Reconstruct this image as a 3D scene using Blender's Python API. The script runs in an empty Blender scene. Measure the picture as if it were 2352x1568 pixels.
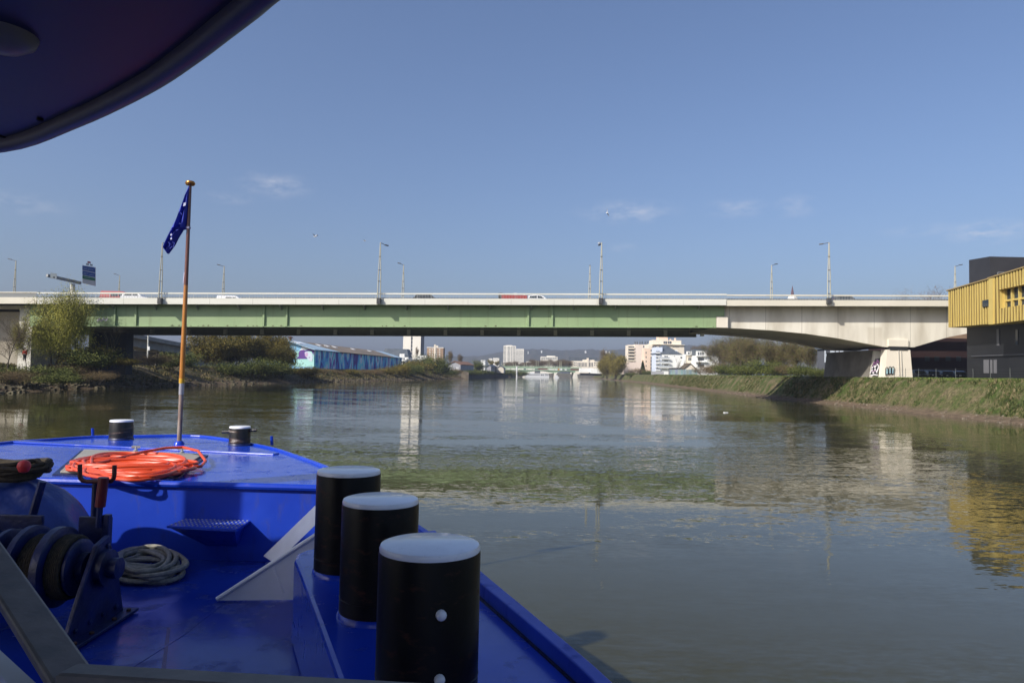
import bpy, bmesh, math, random
import numpy as np
from mathutils import Vector, Matrix, noise as mnoise
S = bpy.context.scene
COL = S.collection
R_ = math.radians
rng = random.Random(7)
# ------------------------------------------------------------------ camera model (photo measured on a 2352 x 1568 grid)
FPX, CX, CY, HORIZON, ROLL = 1633.0, 1176.0, 784.0, 855.0, 0.021
CAM = Vector((0, 0, 3.7))
_p = math.atan((HORIZON - CY) / FPX)
FW = Vector((0, math.cos(_p), math.sin(_p)))
U0 = Vector((0, -math.sin(_p), math.cos(_p))); R0 = Vector((1, 0, 0))
RT = R0 * math.cos(ROLL) + U0 * math.sin(ROLL)
UP = U0 * math.cos(ROLL) - R0 * math.sin(ROLL)
def ray(u, v): return FW + RT * ((u - CX) / FPX) + UP * ((CY - v) / FPX)
def at(u, v, Y):
    r = ray(u, v); return CAM + r * (Y / r.y)
def pz(u, v, z):
    r = ray(u, v); return CAM + r * ((z - CAM.z) / r.z)
cd = bpy.data.cameras.new('camera'); cam = bpy.data.objects.new('camera', cd); COL.objects.link(cam)
cd.sensor_width = 36; cd.lens = FPX / 2352 * 36; cd.clip_start = 0.05; cd.clip_end = 20000
M = Matrix((RT, UP, -FW)).transposed().to_4x4(); M.translation = CAM
cam.matrix_world = M; S.camera = cam
# ------------------------------------------------------------------ materials
MATS = {}
def nt(m):
    m.use_nodes = True; t = m.node_tree; b = t.nodes['Principled BSDF']; return t, b
def mat(name, c, rough=0.6, metal=0.0, c2=None, scale=1.0, bump=0.0, bscale=None, stretch=(1, 1, 1), coat=0.0, ramp=(0.35, 0.65), detail=5, spec=0.5, dirt=None):
    """c..c2 mixed by a noise in world metres; bump in metres"""
    if name in MATS: return MATS[name]
    m = bpy.data.materials.new(name); t, b = nt(m); L = t.links.new
    b.inputs['Roughness'].default_value = rough; b.inputs['Metallic'].default_value = metal
    b.inputs['Coat Weight'].default_value = coat; b.inputs['Specular IOR Level'].default_value = spec
    b.inputs['Base Color'].default_value = (*c, 1)
    if c2 is not None or bump:
        g = t.nodes.new('ShaderNodeNewGeometry'); mp = t.nodes.new('ShaderNodeMapping')
        mp.inputs['Scale'].default_value = stretch; L(g.outputs['Position'], mp.inputs[0])
    if c2 is not None:
        n = t.nodes.new('ShaderNodeTexNoise'); n.inputs['Scale'].default_value = scale; n.inputs['Detail'].default_value = detail
        L(mp.outputs[0], n.inputs[0])
        r = t.nodes.new('ShaderNodeValToRGB'); r.color_ramp.elements[0].position, r.color_ramp.elements[1].position = ramp
        r.color_ramp.elements[0].color = (*c, 1); r.color_ramp.elements[1].color = (*c2, 1)
        L(n.outputs['Fac'], r.inputs[0]); L(r.outputs[0], b.inputs['Base Color'])
    if dirt:  # (colour, scale, lo, hi, amount, stretch): worn or soiled patches
        dc, dsc, lo, hi, am, dst = dirt
        g = t.nodes.new('ShaderNodeNewGeometry'); m2 = t.nodes.new('ShaderNodeMapping'); m2.inputs['Scale'].default_value = dst; L(g.outputs['Position'], m2.inputs[0])
        n3 = t.nodes.new('ShaderNodeTexNoise'); n3.inputs['Scale'].default_value = dsc; n3.inputs['Detail'].default_value = 8; n3.inputs['Roughness'].default_value = .65; L(m2.outputs[0], n3.inputs[0])
        q = t.nodes.new('ShaderNodeMapRange'); L(n3.outputs['Fac'], q.inputs[0])
        for i, k in ((1, lo), (2, hi), (3, 0), (4, am)): q.inputs[i].default_value = k
        mx = t.nodes.new('ShaderNodeMix'); mx.data_type = 'RGBA'; L(q.outputs[0], mx.inputs[0]); mx.inputs[7].default_value = (*dc, 1)
        if c2 is not None: L(r.outputs[0], mx.inputs[6])
        else: mx.inputs[6].default_value = (*c, 1)
        L(mx.outputs[2], b.inputs['Base Color'])
        ro = t.nodes.new('ShaderNodeMapRange'); L(q.outputs[0], ro.inputs[0]); ro.inputs[1].default_value = 0; ro.inputs[2].default_value = max(am, .01); ro.inputs[3].default_value = rough; ro.inputs[4].default_value = min(.9, rough + .3); L(ro.outputs[0], b.inputs['Roughness'])
    if bump:
        n2 = t.nodes.new('ShaderNodeTexNoise'); n2.inputs['Scale'].default_value = bscale or scale * 4; n2.inputs['Detail'].default_value = 4
        L(mp.outputs[0], n2.inputs[0]); bp = t.nodes.new('ShaderNodeBump'); bp.inputs['Distance'].default_value = bump
        bp.inputs['Strength'].default_value = 1; L(n2.outputs['Fac'], bp.inputs['Height']); L(bp.outputs[0], b.inputs['Normal'])
    MATS[name] = m; return m
def leafmat(name, c, c2, c3=None, scale=0.6):
    if name in MATS: return MATS[name]
    m = bpy.data.materials.new(name); t, b = nt(m); L = t.links.new
    b.inputs['Roughness'].default_value = 0.75; b.inputs['Specular IOR Level'].default_value = 0.2
    g = t.nodes.new('ShaderNodeNewGeometry'); n = t.nodes.new('ShaderNodeTexNoise')
    n.inputs['Scale'].default_value = scale; n.inputs['Detail'].default_value = 3; L(g.outputs['Position'], n.inputs[0])
    ad = t.nodes.new('ShaderNodeMath'); ad.operation = 'MULTIPLY_ADD'; L(g.outputs['Random Per Island'], ad.inputs[0])
    ad.inputs[1].default_value = 0.5; L(n.outputs['Fac'], ad.inputs[2])
    r = t.nodes.new('ShaderNodeValToRGB'); e = r.color_ramp.elements
    e[0].position = 0.45; e[0].color = (*c, 1); e[1].position = 1.0; e[1].color = (*c2, 1)
    if c3: x = e.new(0.75); x.color = (*c3, 1)
    L(ad.outputs[0], r.inputs[0]); L(r.outputs[0], b.inputs['Base Color'])
    MATS[name] = m; return m
# ------------------------------------------------------------------ mesh builder
class MB:
    def __init__(s): s.v = []; s.f = []
    def add(s, vs, fs):
        o = len(s.v); s.v += [tuple(p) for p in vs]; s.f += [tuple(i + o for i in f) for f in fs]; return s
    def box(s, c, d, rz=0, ry=0, rx=0):
        x, y, z = d[0] / 2, d[1] / 2, d[2] / 2
        vs = [Vector((a * x, b * y, e * z)) for a in (-1, 1) for b in (-1, 1) for e in (-1, 1)]
        if rz or ry or rx:
            m = Matrix.Rotation(rz, 3, 'Z') @ Matrix.Rotation(ry, 3, 'Y') @ Matrix.Rotation(rx, 3, 'X'); vs = [m @ q for q in vs]
        c = Vector(c); return s.hexa([c + q for q in vs])
    def hexa(s, vs):  # order: (x-,y-,z-),(x-,y-,z+),(x-,y+,z-),(x-,y+,z+),(x+...)
        return s.add(vs, [(0, 1, 3, 2), (4, 6, 7, 5), (0, 4, 5, 1), (2, 3, 7, 6), (0, 2, 6, 4), (1, 5, 7, 3)])
    def prism(s, poly, ext):
        n = len(poly); poly = [Vector(p) for p in poly]; ext = Vector(ext)
        vs = poly + [p + ext for p in poly]
        fs = [tuple(range(n - 1, -1, -1)), tuple(range(n, 2 * n))] + [(i, (i + 1) % n, n + (i + 1) % n, n + i) for i in range(n)]
        return s.add(vs, fs)
    def bar(s, a, b, w, h=None):  # box-section member, w wide horizontally, h tall
        a, b = Vector(a), Vector(b); h = h or w; d = (b - a).normalized()
        k = Vector((0, 0, 1)) if abs(d.z) < 0.95 else Vector((0, 1, 0))
        sx = d.cross(k).normalized() * w / 2; sz = sx.cross(d).normalized() * h / 2
        vs = [a - sx - sz, a - sx + sz, b - sx - sz, b - sx + sz, a + sx - sz, a + sx + sz, b + sx - sz, b + sx + sz]
        return s.hexa(vs)
    def tube(s, pts, r, n=8, closed=False, cap=True):
        pts = [Vector(p) for p in pts]; N = len(pts)
        rs = r if isinstance(r, (list, tuple)) else [r] * N
        ref = None; rings = []
        for i, p in enumerate(pts):
            if closed: d = pts[(i + 1) % N] - pts[i - 1]
            else: d = pts[min(i + 1, N - 1)] - pts[max(i - 1, 0)]
            d.normalize()
            if ref is None:
                ref = Vector((0, 0, 1)) if abs(d.z) < 0.9 else Vector((1, 0, 0))
            x = d.cross(ref).normalized(); y = x.cross(d).normalized(); ref = y
            rings.append([p + (x * math.cos(a) + y * math.sin(a)) * rs[i] for a in [2 * math.pi * k / n for k in range(n)]])
        vs = [q for g in rings for q in g]; fs = []
        for i in range(N if closed else N - 1):
            j = (i + 1) % N
            for k in range(n):
                fs.append((i * n + k, i * n + (k + 1) % n, j * n + (k + 1) % n, j * n + k))
        if cap and not closed:
            fs.append(tuple(range(n - 1, -1, -1))); fs.append(tuple((N - 1) * n + k for k in range(n)))
        return s.add(vs, fs)
    def lathe(s, prof, c=(0, 0, 0), axis='Z', n=24):  # prof: (r, h) pairs
        c = Vector(c); vs = []; fs = []
        for r, h in prof:
            for k in range(n):
                a = 2 * math.pi * k / n; q = (r * math.cos(a), r * math.sin(a), h)
                if axis == 'X': q = (q[2], q[0], q[1])
                elif axis == 'Y': q = (q[1], q[2], q[0])
                vs.append(c + Vector(q))
        m = len(prof)
        for i in range(m - 1):
            for k in range(n): fs.append((i * n + k, i * n + (k + 1) % n, (i + 1) * n + (k + 1) % n, (i + 1) * n + k))
        fs.append(tuple(range(n - 1, -1, -1))); fs.append(tuple((m - 1) * n + k for k in range(n)))
        return s.add(vs, fs)
    def ribbon(s, pts, w, off):  # flat painted-on stroke, proud by off
        pts = [Vector(p) for p in pts]; off = Vector(off); n = off.normalized(); vs = []; fs = []
        for i, p in enumerate(pts):
            d = (pts[min(i + 1, len(pts) - 1)] - pts[max(i - 1, 0)]).normalized(); x = d.cross(n) * w / 2
            vs += [p + off - x, p + off + x]
        for i in range(len(pts) - 1): fs.append((2 * i, 2 * i + 1, 2 * i + 3, 2 * i + 2))
        return s.add(vs, fs)
def obj(name, mb, m, parent=None, smooth=False, bevel=0, label=None, local=False, kind=None):
    me = bpy.data.meshes.new(name); me.from_pydata(mb.v, [], mb.f); me.update()
    if bevel or smooth:
        b = bmesh.new(); b.from_mesh(me); bmesh.ops.recalc_face_normals(b, faces=b.faces); b.to_mesh(me); b.free()
    else:
        b = bmesh.new(); b.from_mesh(me); bmesh.ops.recalc_face_normals(b, faces=b.faces); b.to_mesh(me); b.free()
    o = bpy.data.objects.new(name, me); COL.objects.link(o)
    if m: me.materials.append(m)
    if smooth:
        for p in me.polygons: p.use_smooth = True
        me.set_sharp_from_angle(angle=R_(40))
    if bevel:
        bv = o.modifiers.new('bevel', 'BEVEL'); bv.width = bevel; bv.segments = 2; bv.limit_method = 'ANGLE'; bv.angle_limit = R_(35)
    if parent is not None:
        o.parent = parent
        if not local: o.matrix_parent_inverse = inv_of(parent)
    if label: o['label'] = label
    if kind: o['kind'] = kind
    return o
def inv_of(p):
    m = p.matrix_basis.copy(); q = p
    return (wm(p)).inverted()
def wm(o):
    m = o.matrix_basis.copy()
    if o.parent is not None: m = wm(o.parent) @ o.matrix_parent_inverse @ m
    return m
def tag(o, label, cat, group=None):
    o['label'] = label; o['category'] = cat
    if group: o['group'] = group
    return o
def thing(name, label, cat, loc=(0, 0, 0), rz=0, group=None, scale=1):
    o = bpy.data.objects.new(name, None); COL.objects.link(o); o.empty_display_size = 0.2
    o.location = loc; o.rotation_euler = (0, 0, rz); o.scale = (scale,) * 3 if not isinstance(scale, tuple) else scale
    return tag(o, label, cat, group)
def dup(root, loc, rz=0, label=None, scale=None, group=None):
    r = root.copy(); COL.objects.link(r); r.location = loc; r.rotation_euler = (0, 0, rz)
    if scale is not None: r.scale = scale if isinstance(scale, tuple) else (scale,) * 3
    if label: r['label'] = label
    if group: r['group'] = group
    for ch in list(root.children):
        c = ch.copy(); COL.objects.link(c); c.parent = r
        for g in list(ch.children):
            d = g.copy(); COL.objects.link(d); d.parent = c
    return r
def struct(name, mb, m, smooth=False):
    o = obj(name, mb, m, smooth=smooth); o['kind'] = 'structure'; return o
def slab(mb, u0, a0, b0, u1, a1, b1, Y, Y2):
    """member between two image columns at depth Y (top rows a, bottom rows b), running back to depth Y2"""
    t0, d0, t1, d1 = at(u0, a0, Y), at(u0, b0, Y), at(u1, a1, Y), at(u1, b1, Y)
    d0.x = t0.x; d1.x = t1.x; e = Vector((0, Y2 - Y, 0))
    return mb.hexa([d0, t0, d0 + e, t0 + e, d1, t1, d1 + e, t1 + e])
def fast_mesh(name, V, F, m, parent=None, local=True, kind=None):
    """V (n,3) array, F (k,3|4) array of one polygon size"""
    me = bpy.data.meshes.new(name); n, k = len(V), F.shape[1]
    me.vertices.add(n); me.vertices.foreach_set('co', np.asarray(V, np.float32).ravel())
    me.loops.add(F.size); me.loops.foreach_set('vertex_index', F.astype(np.int32).ravel())
    me.polygons.add(len(F)); me.polygons.foreach_set('loop_start', np.arange(0, F.size, k, dtype=np.int32))
    me.update(calc_edges=True); me.validate()
    me.materials.append(m); o = bpy.data.objects.new(name, me); COL.objects.link(o)
    if parent is not None:
        o.parent = parent
        if not local: o.matrix_parent_inverse = inv_of(parent)
    if kind: o['kind'] = kind
    return o
# ------------------------------------------------------------------ shared materials
BLUE = mat('blue_paint', (0.008, 0.04, 0.40), 0.2, c2=(0.010, 0.05, 0.47), scale=1.5, bump=0.004, bscale=3.0, coat=0.1, spec=.4, dirt=((.03, .035, .10), 7, .56, .72, .55, (1, 1, 1)))
BLUEM = mat('blue_paint_matt', (0.006, 0.038, 0.40), 0.42, c2=(0.010, 0.05, 0.46), scale=2, bump=0.003, bscale=5, dirt=((.02, .025, .09), 5, .55, .75, .5, (2, 2, .6)))
NAVY = mat('winch_blue_paint', (0.005, 0.015, 0.10), 0.42, c2=(0.0025, 0.006, 0.035), scale=6, bump=0.004)
WHITE = mat('white_paint', (0.78, 0.78, 0.78), 0.4, c2=(0.66, 0.66, 0.64), scale=3)
BLACKP = mat('black_gloss_paint', (0.006, 0.006, 0.006), 0.25, c2=(0.012, 0.009, 0.008), scale=5, bump=0.003, bscale=9)
GLASS = mat('window_glass', (0.02, 0.03, 0.04), 0.06)
DGLASS = mat('window_dark', (0.05, 0.06, 0.075), 0.25, c2=(0.12, 0.13, 0.14), scale=0.4)
CONC = mat('concrete', (0.50, 0.47, 0.40), 0.85, c2=(0.62, 0.59, 0.52), scale=0.35, bump=0.02, bscale=2, stretch=(1, 1, 0.5))
RUST = mat('rust', (0.12, 0.05, 0.03), 0.8, c2=(0.05, 0.025, 0.02), scale=30)
TYRE = mat('rubber', (0.015, 0.015, 0.016), 0.8)
# ================================================================== LIGHT AND SKY
EL, PHI = 36.0, 50.0
sd = Vector((math.sin(R_(PHI)) * math.cos(R_(EL)), math.cos(R_(PHI)) * math.cos(R_(EL)), -math.sin(R_(EL))))
sl = bpy.data.lights.new('sun', 'SUN'); sl.energy = 4.3; sl.angle = R_(0.5); sl.color = (1, 0.94, 0.85)
so = bpy.data.objects.new('sun', sl); COL.objects.link(so); so.rotation_euler = sd.to_track_quat('-Z', 'Y').to_euler(); so.location = (-40, -40, 60)
W = bpy.data.worlds.new('World'); S.world = W; W.use_nodes = True; wt = W.node_tree; L = wt.links.new
bg = wt.nodes['Background']; sky = wt.nodes.new('ShaderNodeTexSky'); sky.sky_type = 'NISHITA'; sky.sun_disc = False
sky.sun_elevation = R_(EL); sky.sun_rotation = R_(180 + PHI); sky.air_density = 1.0; sky.dust_density = 3.4; sky.ozone_density = 2.0
bg.inputs['Strength'].default_value = 0.102
# thin cloud wisps low in the sky, placed by direction
tc = wt.nodes.new('ShaderNodeTexCoord'); nz = wt.nodes.new('ShaderNodeTexNoise'); nz.inputs['Scale'].default_value = 34; nz.inputs['Detail'].default_value = 9; nz.inputs['Roughness'].default_value = .62
mpn = wt.nodes.new('ShaderNodeMapping'); mpn.inputs['Scale'].default_value = (1, 1, 2.6); L(tc.outputs['Generated'], mpn.inputs[0]); L(mpn.outputs[0], nz.inputs[0])
acc = None
for (u, v, ru, rv, k) in ((632, 426, 80, 30, 0.55), (1440, 487, 115, 28, 0.6), (1690, 478, 70, 22, 0.45), (1828, 474, 45, 26, 0.5), (2265, 532, 75, 24, 0.9), (2130, 528, 90, 14, 0.35), (45, 468, 90, 24, 0.35), (530, 455, 60, 14, 0.3), (1430, 570, 40, 14, 0.3)):
    d = ray(u, v).normalized()
    sb = wt.nodes.new('ShaderNodeVectorMath'); sb.operation = 'SUBTRACT'; L(tc.outputs['Generated'], sb.inputs[0]); sb.inputs[1].default_value = d
    ml = wt.nodes.new('ShaderNodeVectorMath'); ml.operation = 'MULTIPLY'; L(sb.outputs[0], ml.inputs[0]); ml.inputs[1].default_value = (FPX / ru, FPX / ru, FPX / rv)
    ln = wt.nodes.new('ShaderNodeVectorMath'); ln.operation = 'LENGTH'; L(ml.outputs[0], ln.inputs[0])
    mr = wt.nodes.new('ShaderNodeMapRange'); mr.interpolation_type = 'SMOOTHSTEP'; L(ln.outputs['Value'], mr.inputs[0])
    for i, q in ((1, 0.0), (2, 1.25), (3, k), (4, 0.0)): mr.inputs[i].default_value = q
    if acc is None: acc = mr.outputs[0]
    else:
        a = wt.nodes.new('ShaderNodeMath'); a.operation = 'MAXIMUM'; L(acc, a.inputs[0]); L(mr.outputs[0], a.inputs[1]); acc = a.outputs[0]
nr = wt.nodes.new('ShaderNodeMapRange'); L(nz.outputs['Fac'], nr.inputs[0])
for i, q in ((1, 0.40), (2, 0.72), (3, 0.0), (4, 1.0)): nr.inputs[i].default_value = q
mu = wt.nodes.new('ShaderNodeMath'); mu.operation = 'MULTIPLY'; L(acc, mu.inputs[0]); L(nr.outputs[0], mu.inputs[1])
mu2 = wt.nodes.new('ShaderNodeMath'); mu2.operation = 'MULTIPLY'; L(mu.outputs[0], mu2.inputs[0]); mu2.inputs[1].default_value = 0.65
tint = wt.nodes.new('ShaderNodeMix'); tint.data_type = 'RGBA'; tint.blend_type = 'MULTIPLY'; tint.inputs[0].default_value = 1
L(sky.outputs[0], tint.inputs[6]); tint.inputs[7].default_value = (0.93, 1.0, 1.17, 1)
mx = wt.nodes.new('ShaderNodeMix'); mx.data_type = 'RGBA'; L(mu2.outputs[0], mx.inputs[0]); L(tint.outputs[2], mx.inputs[6]); mx.inputs[7].default_value = (6.5, 6.4, 6.8, 1)
L(mx.outputs[2], bg.inputs[0])
S.view_settings.view_transform = 'Standard'; S.view_settings.look = 'None'; S.view_settings.gamma = 1; S.view_settings.exposure = 0.35
# haze
hm = bpy.data.materials.new('haze'); hm.use_nodes = True; ht = hm.node_tree; ht.nodes.remove(ht.nodes['Principled BSDF'])
pv = ht.nodes.new('ShaderNodeVolumePrincipled'); pv.inputs['Density'].default_value = 0.00023; pv.inputs['Color'].default_value = (0.44, 0.51, 0.68, 1)
ht.links.new(pv.outputs[0], ht.nodes['Material Output'].inputs['Volume'])
hz = obj('haze', MB().box((0, 1900, 98), (7400, 4200, 208)), hm); hz['kind'] = 'stuff'
# ================================================================== WATER
wm_ = bpy.data.materials.new('river_water'); t, b = nt(wm_); L = t.links.new
b.inputs['Base Color'].default_value = (0.043, 0.041, 0.016, 1); b.inputs['Roughness'].default_value = 0.03; b.inputs['IOR'].default_value = 1.333
g = t.nodes.new('ShaderNodeNewGeometry')
def slope(scale, sx, sy, amp, detail=2, rot=0.0):
    mp = t.nodes.new('ShaderNodeMapping'); mp.inputs['Scale'].default_value = (sx, sy, 1); mp.inputs['Rotation'].default_value = (0, 0, rot); L(g.outputs['Position'], mp.inputs[0])
    n = t.nodes.new('ShaderNodeTexNoise'); n.inputs['Scale'].default_value = scale; n.inputs['Detail'].default_value = detail; n.inputs['Distortion'].default_value = 0.4; L(mp.outputs[0], n.inputs[0])
    s = t.nodes.new('ShaderNodeVectorMath'); s.operation = 'SUBTRACT'; L(n.outputs['Color'], s.inputs[0]); s.inputs[1].default_value = (0.5, 0.5, 0.5)
    m = t.nodes.new('ShaderNodeVectorMath'); m.operation = 'MULTIPLY'; L(s.outputs[0], m.inputs[0]); m.inputs[1].default_value = (amp[0], amp[1], 0); return m.outputs[0]
def vadd(a, c):
    n = t.nodes.new('ShaderNodeVectorMath'); L(a, n.inputs[0]); L(c, n.inputs[1]); return n.outputs[0]
def vscale(a, f):
    n = t.nodes.new('ShaderNodeVectorMath'); n.operation = 'SCALE'; L(a, n.inputs[0]); L(f, n.inputs['Scale']); return n.outputs[0]
mpc = t.nodes.new('ShaderNodeMapping'); mpc.inputs['Scale'].default_value = (0.035, 0.10, 1); mpc.inputs['Location'].default_value = (3.1, 1.7, 0); L(g.outputs['Position'], mpc.inputs[0])
cn = t.nodes.new('ShaderNodeTexNoise'); cn.inputs['Scale'].default_value = 1; cn.inputs['Detail'].default_value = 3; cn.inputs['Distortion'].default_value = 1.2; L(mpc.outputs[0], cn.inputs[0])
cr = t.nodes.new('ShaderNodeMapRange'); L(cn.outputs['Fac'], cr.inputs[0])
for i, q in ((1, 0.38), (2, 0.66), (3, 0.18), (4, 1.9)): cr.inputs[i].default_value = q
fine = vadd(slope(2.4, 0.45, 1.5, (0.05, 0.10), 3), slope(10.0, 0.5, 1.4, (0.08, 0.13), 2, 0.25))
allw = vadd(vscale(fine, cr.outputs[0]), slope(0.35, 0.4, 1.3, (0.006, 0.012), 2))
up = t.nodes.new('ShaderNodeVectorMath'); L(allw, up.inputs[0]); up.inputs[1].default_value = (0, 0, 1)
nn = t.nodes.new('ShaderNodeVectorMath'); nn.operation = 'NORMALIZE'; L(up.outputs[0], nn.inputs[0]); L(nn.outputs[0], b.inputs['Normal'])
struct('river_water', MB().add([(-120, -150, 0), (160, -150, 0), (160, 700, 0), (-120, 700, 0)], [(0, 1, 2, 3)]), wm_)
# ================================================================== GROUND AND BANKS
def bankmat(name, mud, dry, green, zs, dens):
    m = bpy.data.materials.new(name); t, b = nt(m); L = t.links.new; b.inputs['Roughness'].default_value = 0.95; b.inputs['Specular IOR Level'].default_value = 0.15
    g = t.nodes.new('ShaderNodeNewGeometry'); sx = t.nodes.new('ShaderNodeSeparateXYZ'); L(g.outputs['Position'], sx.inputs[0])
    n1 = t.nodes.new('ShaderNodeTexNoise'); n1.inputs['Scale'].default_value = 0.55; n1.inputs['Detail'].default_value = 8; n1.inputs['Roughness'].default_value = 0.65; L(g.outputs['Position'], n1.inputs[0])
    n2 = t.nodes.new('ShaderNodeTexNoise'); n2.inputs['Scale'].default_value = 3.5; n2.inputs['Detail'].default_value = 6; L(g.outputs['Position'], n2.inputs[0])
    r1 = t.nodes.new('ShaderNodeValToRGB'); r1.color_ramp.elements[0].position, r1.color_ramp.elements[1].position = dens; L(n1.outputs['Fac'], r1.inputs[0])
    r1.color_ramp.elements[0].color = (*dry, 1); r1.color_ramp.elements[1].color = (*green, 1)
    va = t.nodes.new('ShaderNodeMapRange'); L(n2.outputs['Fac'], va.inputs[0])
    for i, q in ((1, 0.25), (2, 0.75), (3, 0.45), (4, 1.35)): va.inputs[i].default_value = q
    hs = t.nodes.new('ShaderNodeVectorMath'); hs.operation = 'SCALE'; L(r1.outputs[0], hs.inputs[0]); L(va.outputs[0], hs.inputs['Scale'])
    za = t.nodes.new('ShaderNodeMath'); za.operation = 'MULTIPLY_ADD'; L(n1.outputs['Fac'], za.inputs[0]); za.inputs[1].default_value = 1.2; L(sx.outputs['Z'], za.inputs[2])
    zr = t.nodes.new('ShaderNodeMapRange'); L(za.outputs[0], zr.inputs[0]); zr.inputs[1].default_value = zs[0]; zr.inputs[2].default_value = zs[1]
    mn = t.nodes.new('ShaderNodeTexNoise'); mn.inputs['Scale'].default_value = 1.4; mn.inputs['Detail'].default_value = 6; L(g.outputs['Position'], mn.inputs[0])
    mrp = t.nodes.new('ShaderNodeValToRGB'); mrp.color_ramp.elements[0].position = 0.3; mrp.color_ramp.elements[1].position = 0.7
    mrp.color_ramp.elements[0].color = (mud[0] * .5, mud[1] * .5, mud[2] * .5, 1); mrp.color_ramp.elements[1].color = (*mud, 1); L(mn.outputs['Fac'], mrp.inputs[0])
    mx = t.nodes.new('ShaderNodeMix'); mx.data_type = 'RGBA'; L(zr.outputs[0], mx.inputs[0]); L(mrp.outputs[0], mx.inputs[6]); L(hs.outputs[0], mx.inputs[7]); L(mx.outputs[2], b.inputs['Base Color'])
    bp = t.nodes.new('ShaderNodeBump'); bp.inputs['Distance'].default_value = 0.18; L(n2.outputs['Fac'], bp.inputs['Height']); L(bp.outputs[0], b.inputs['Normal'])
    return m
RB = bankmat('right_bank_grass', (0.17, 0.125, 0.085), (0.155, 0.125, 0.07), (0.052, 0.078, 0.017), (0.9, 1.5), (0.38, 0.6))
LB = bankmat('left_bank_scrub', (0.13, 0.095, 0.06), (0.13, 0.10, 0.06), (0.05, 0.06, 0.018), (1.1, 1.8), (0.42, 0.66))
def interp(P, y):
    for (x0, y0), (x1, y1) in zip(P, P[1:]):
        if y <= y1: return x0 + (x1 - x0) * (y - y0) / (y1 - y0)
    return P[-1][0]
RS = [(44, -150), (45.4, 60), (47.2, 98), (46.6, 131), (53, 215), (62, 335), (67, 480), (72, 600), (76, 690)]
LS = [(-50, -150), (-55, 40), (-58.8, 81), (-62.5, 100), (-60.5, 125), (-57, 151), (-52, 178), (-39, 248), (-28, 335), (-4, 540), (4, 620), (8, 690)]
def bank(name, P, sgn, prof, m, amp):
    ys = [-150, -100, -60, -20, 0, 15] + list(np.arange(30, 240, 1.5)) + list(np.arange(240, 460, 5)) + list(np.arange(460, 690, 15)) + [690]
    mb = MB(); nprof = len(prof)
    for y in ys:
        x = interp(P, y)
        for i, (d, z) in enumerate(prof):
            q = mnoise.noise(Vector((d * 0.28, y * 0.28, 3.3 + sgn))); q2 = mnoise.noise(Vector((d * 0.9, y * 0.9, 8.3 + sgn)))
            k = amp if 0 <= d < (5 if sgn > 0 else 16) else 0
            sh = mnoise.noise(Vector((0, y * 0.06, 5.5))) * 0.8 + mnoise.noise(Vector((0, y * 0.3, 2.5))) * 0.35
            mb.v.append((x + sgn * (d + (sh * (.5 if sgn > 0 else 1) if d < (4.2 if sgn > 0 else 12) else 0)), y, z + (q * 0.7 + q2 * 0.35) * k * (0.35 if d < 3 else 1)))
    for j in range(len(ys) - 1):
        for i in range(nprof - 1):
            a = j * nprof + i; mb.f.append((a, a + 1, a + nprof + 1, a + nprof))
    return struct(name, mb, m, smooth=True)
PR = [(-8, -1.6), (-1.5, -0.25), (0, 0.03), (0.7, 0.16), (1.3, 0.3), (1.8, 0.5), (2.15, 0.85), (2.45, 1.2), (2.7, 1.55), (2.95, 1.9), (3.2, 2.25), (3.45, 2.6), (3.7, 2.95), (3.95, 3.3), (4.2, 3.6), (4.6, 3.88), (5.2, 4.02), (7, 4.05), (10, 4.02), (16, 4.0), (40, 3.9), (150, 3.8), (900, 3.6), (3500, 3.5)]
PL = [(-8, -1.6), (-1.5, -0.25), (0, 0.03), (0.8, 0.2), (1.6, 0.4), (2.4, 0.6), (3.2, 0.85), (4, 1.1), (4.8, 1.4), (5.6, 1.7), (6.4, 2.05), (7.2, 2.4), (8, 2.7), (9, 3.0), (10, 3.2), (12, 3.3), (16, 3.4), (40, 3.5), (150, 3.6), (900, 3.6), (3500, 3.5)]
bank('right_bank', RS, 1, PR, RB, 0.55); bank('left_bank', LS, -1, PL, LB, 0.6)
struct('far_ground', MB().add([(-3500, 690, 3.45), (3500, 690, 3.45), (3500, 3900, 3.45), (-3500, 3900, 3.45), (-3500, 690, -1), (3500, 690, -1)], [(0, 1, 2, 3), (4, 5, 1, 0)]), mat('far_ground', (0.10, 0.10, 0.06), 0.95, c2=(0.16, 0.15, 0.11), scale=0.02))
# hill beyond the town
HM = mat('wooded_hill', (0.022, 0.03, 0.013), 0.95, c2=(0.06, 0.052, 0.03), scale=0.045, bump=6, bscale=0.05, detail=8)
RG = [(-3500, 40), (-900, 46), (-300, 50), (-120, 60), (20, 88), (110, 90), (190, 87), (260, 93), (340, 90), (430, 98), (620, 116), (900, 120), (3500, 110)]
hb = MB(); hx = list(np.arange(-1200, 1300, 9.0)); hy = [2350, 2400, 2450, 2500, 2550, 2600, 2650, 2700, 3200]
hp = [0, .28, .55, .74, .86, .94, .98, 1, .9]
for y, k in zip(hy, hp):
    for x in hx:
        z = 3.4 + float(np.interp(x, [p[0] for p in RG], [p[1] for p in RG])) * k
        if k > 0: z += 4.2 * mnoise.noise(Vector((x * 0.045, y * 0.05, 0))) + 3.2 * mnoise.noise(Vector((x * 0.12, y * 0.12, 4)))
        hb.v.append((x, y, z))
n = len(hx)
for j in range(len(hy) - 1):
    for i in range(n - 1): hb.f.append((j * n + i, j * n + i + 1, (j + 1) * n + i + 1, (j + 1) * n + i))
struct('hill', hb, HM, smooth=True)
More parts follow.
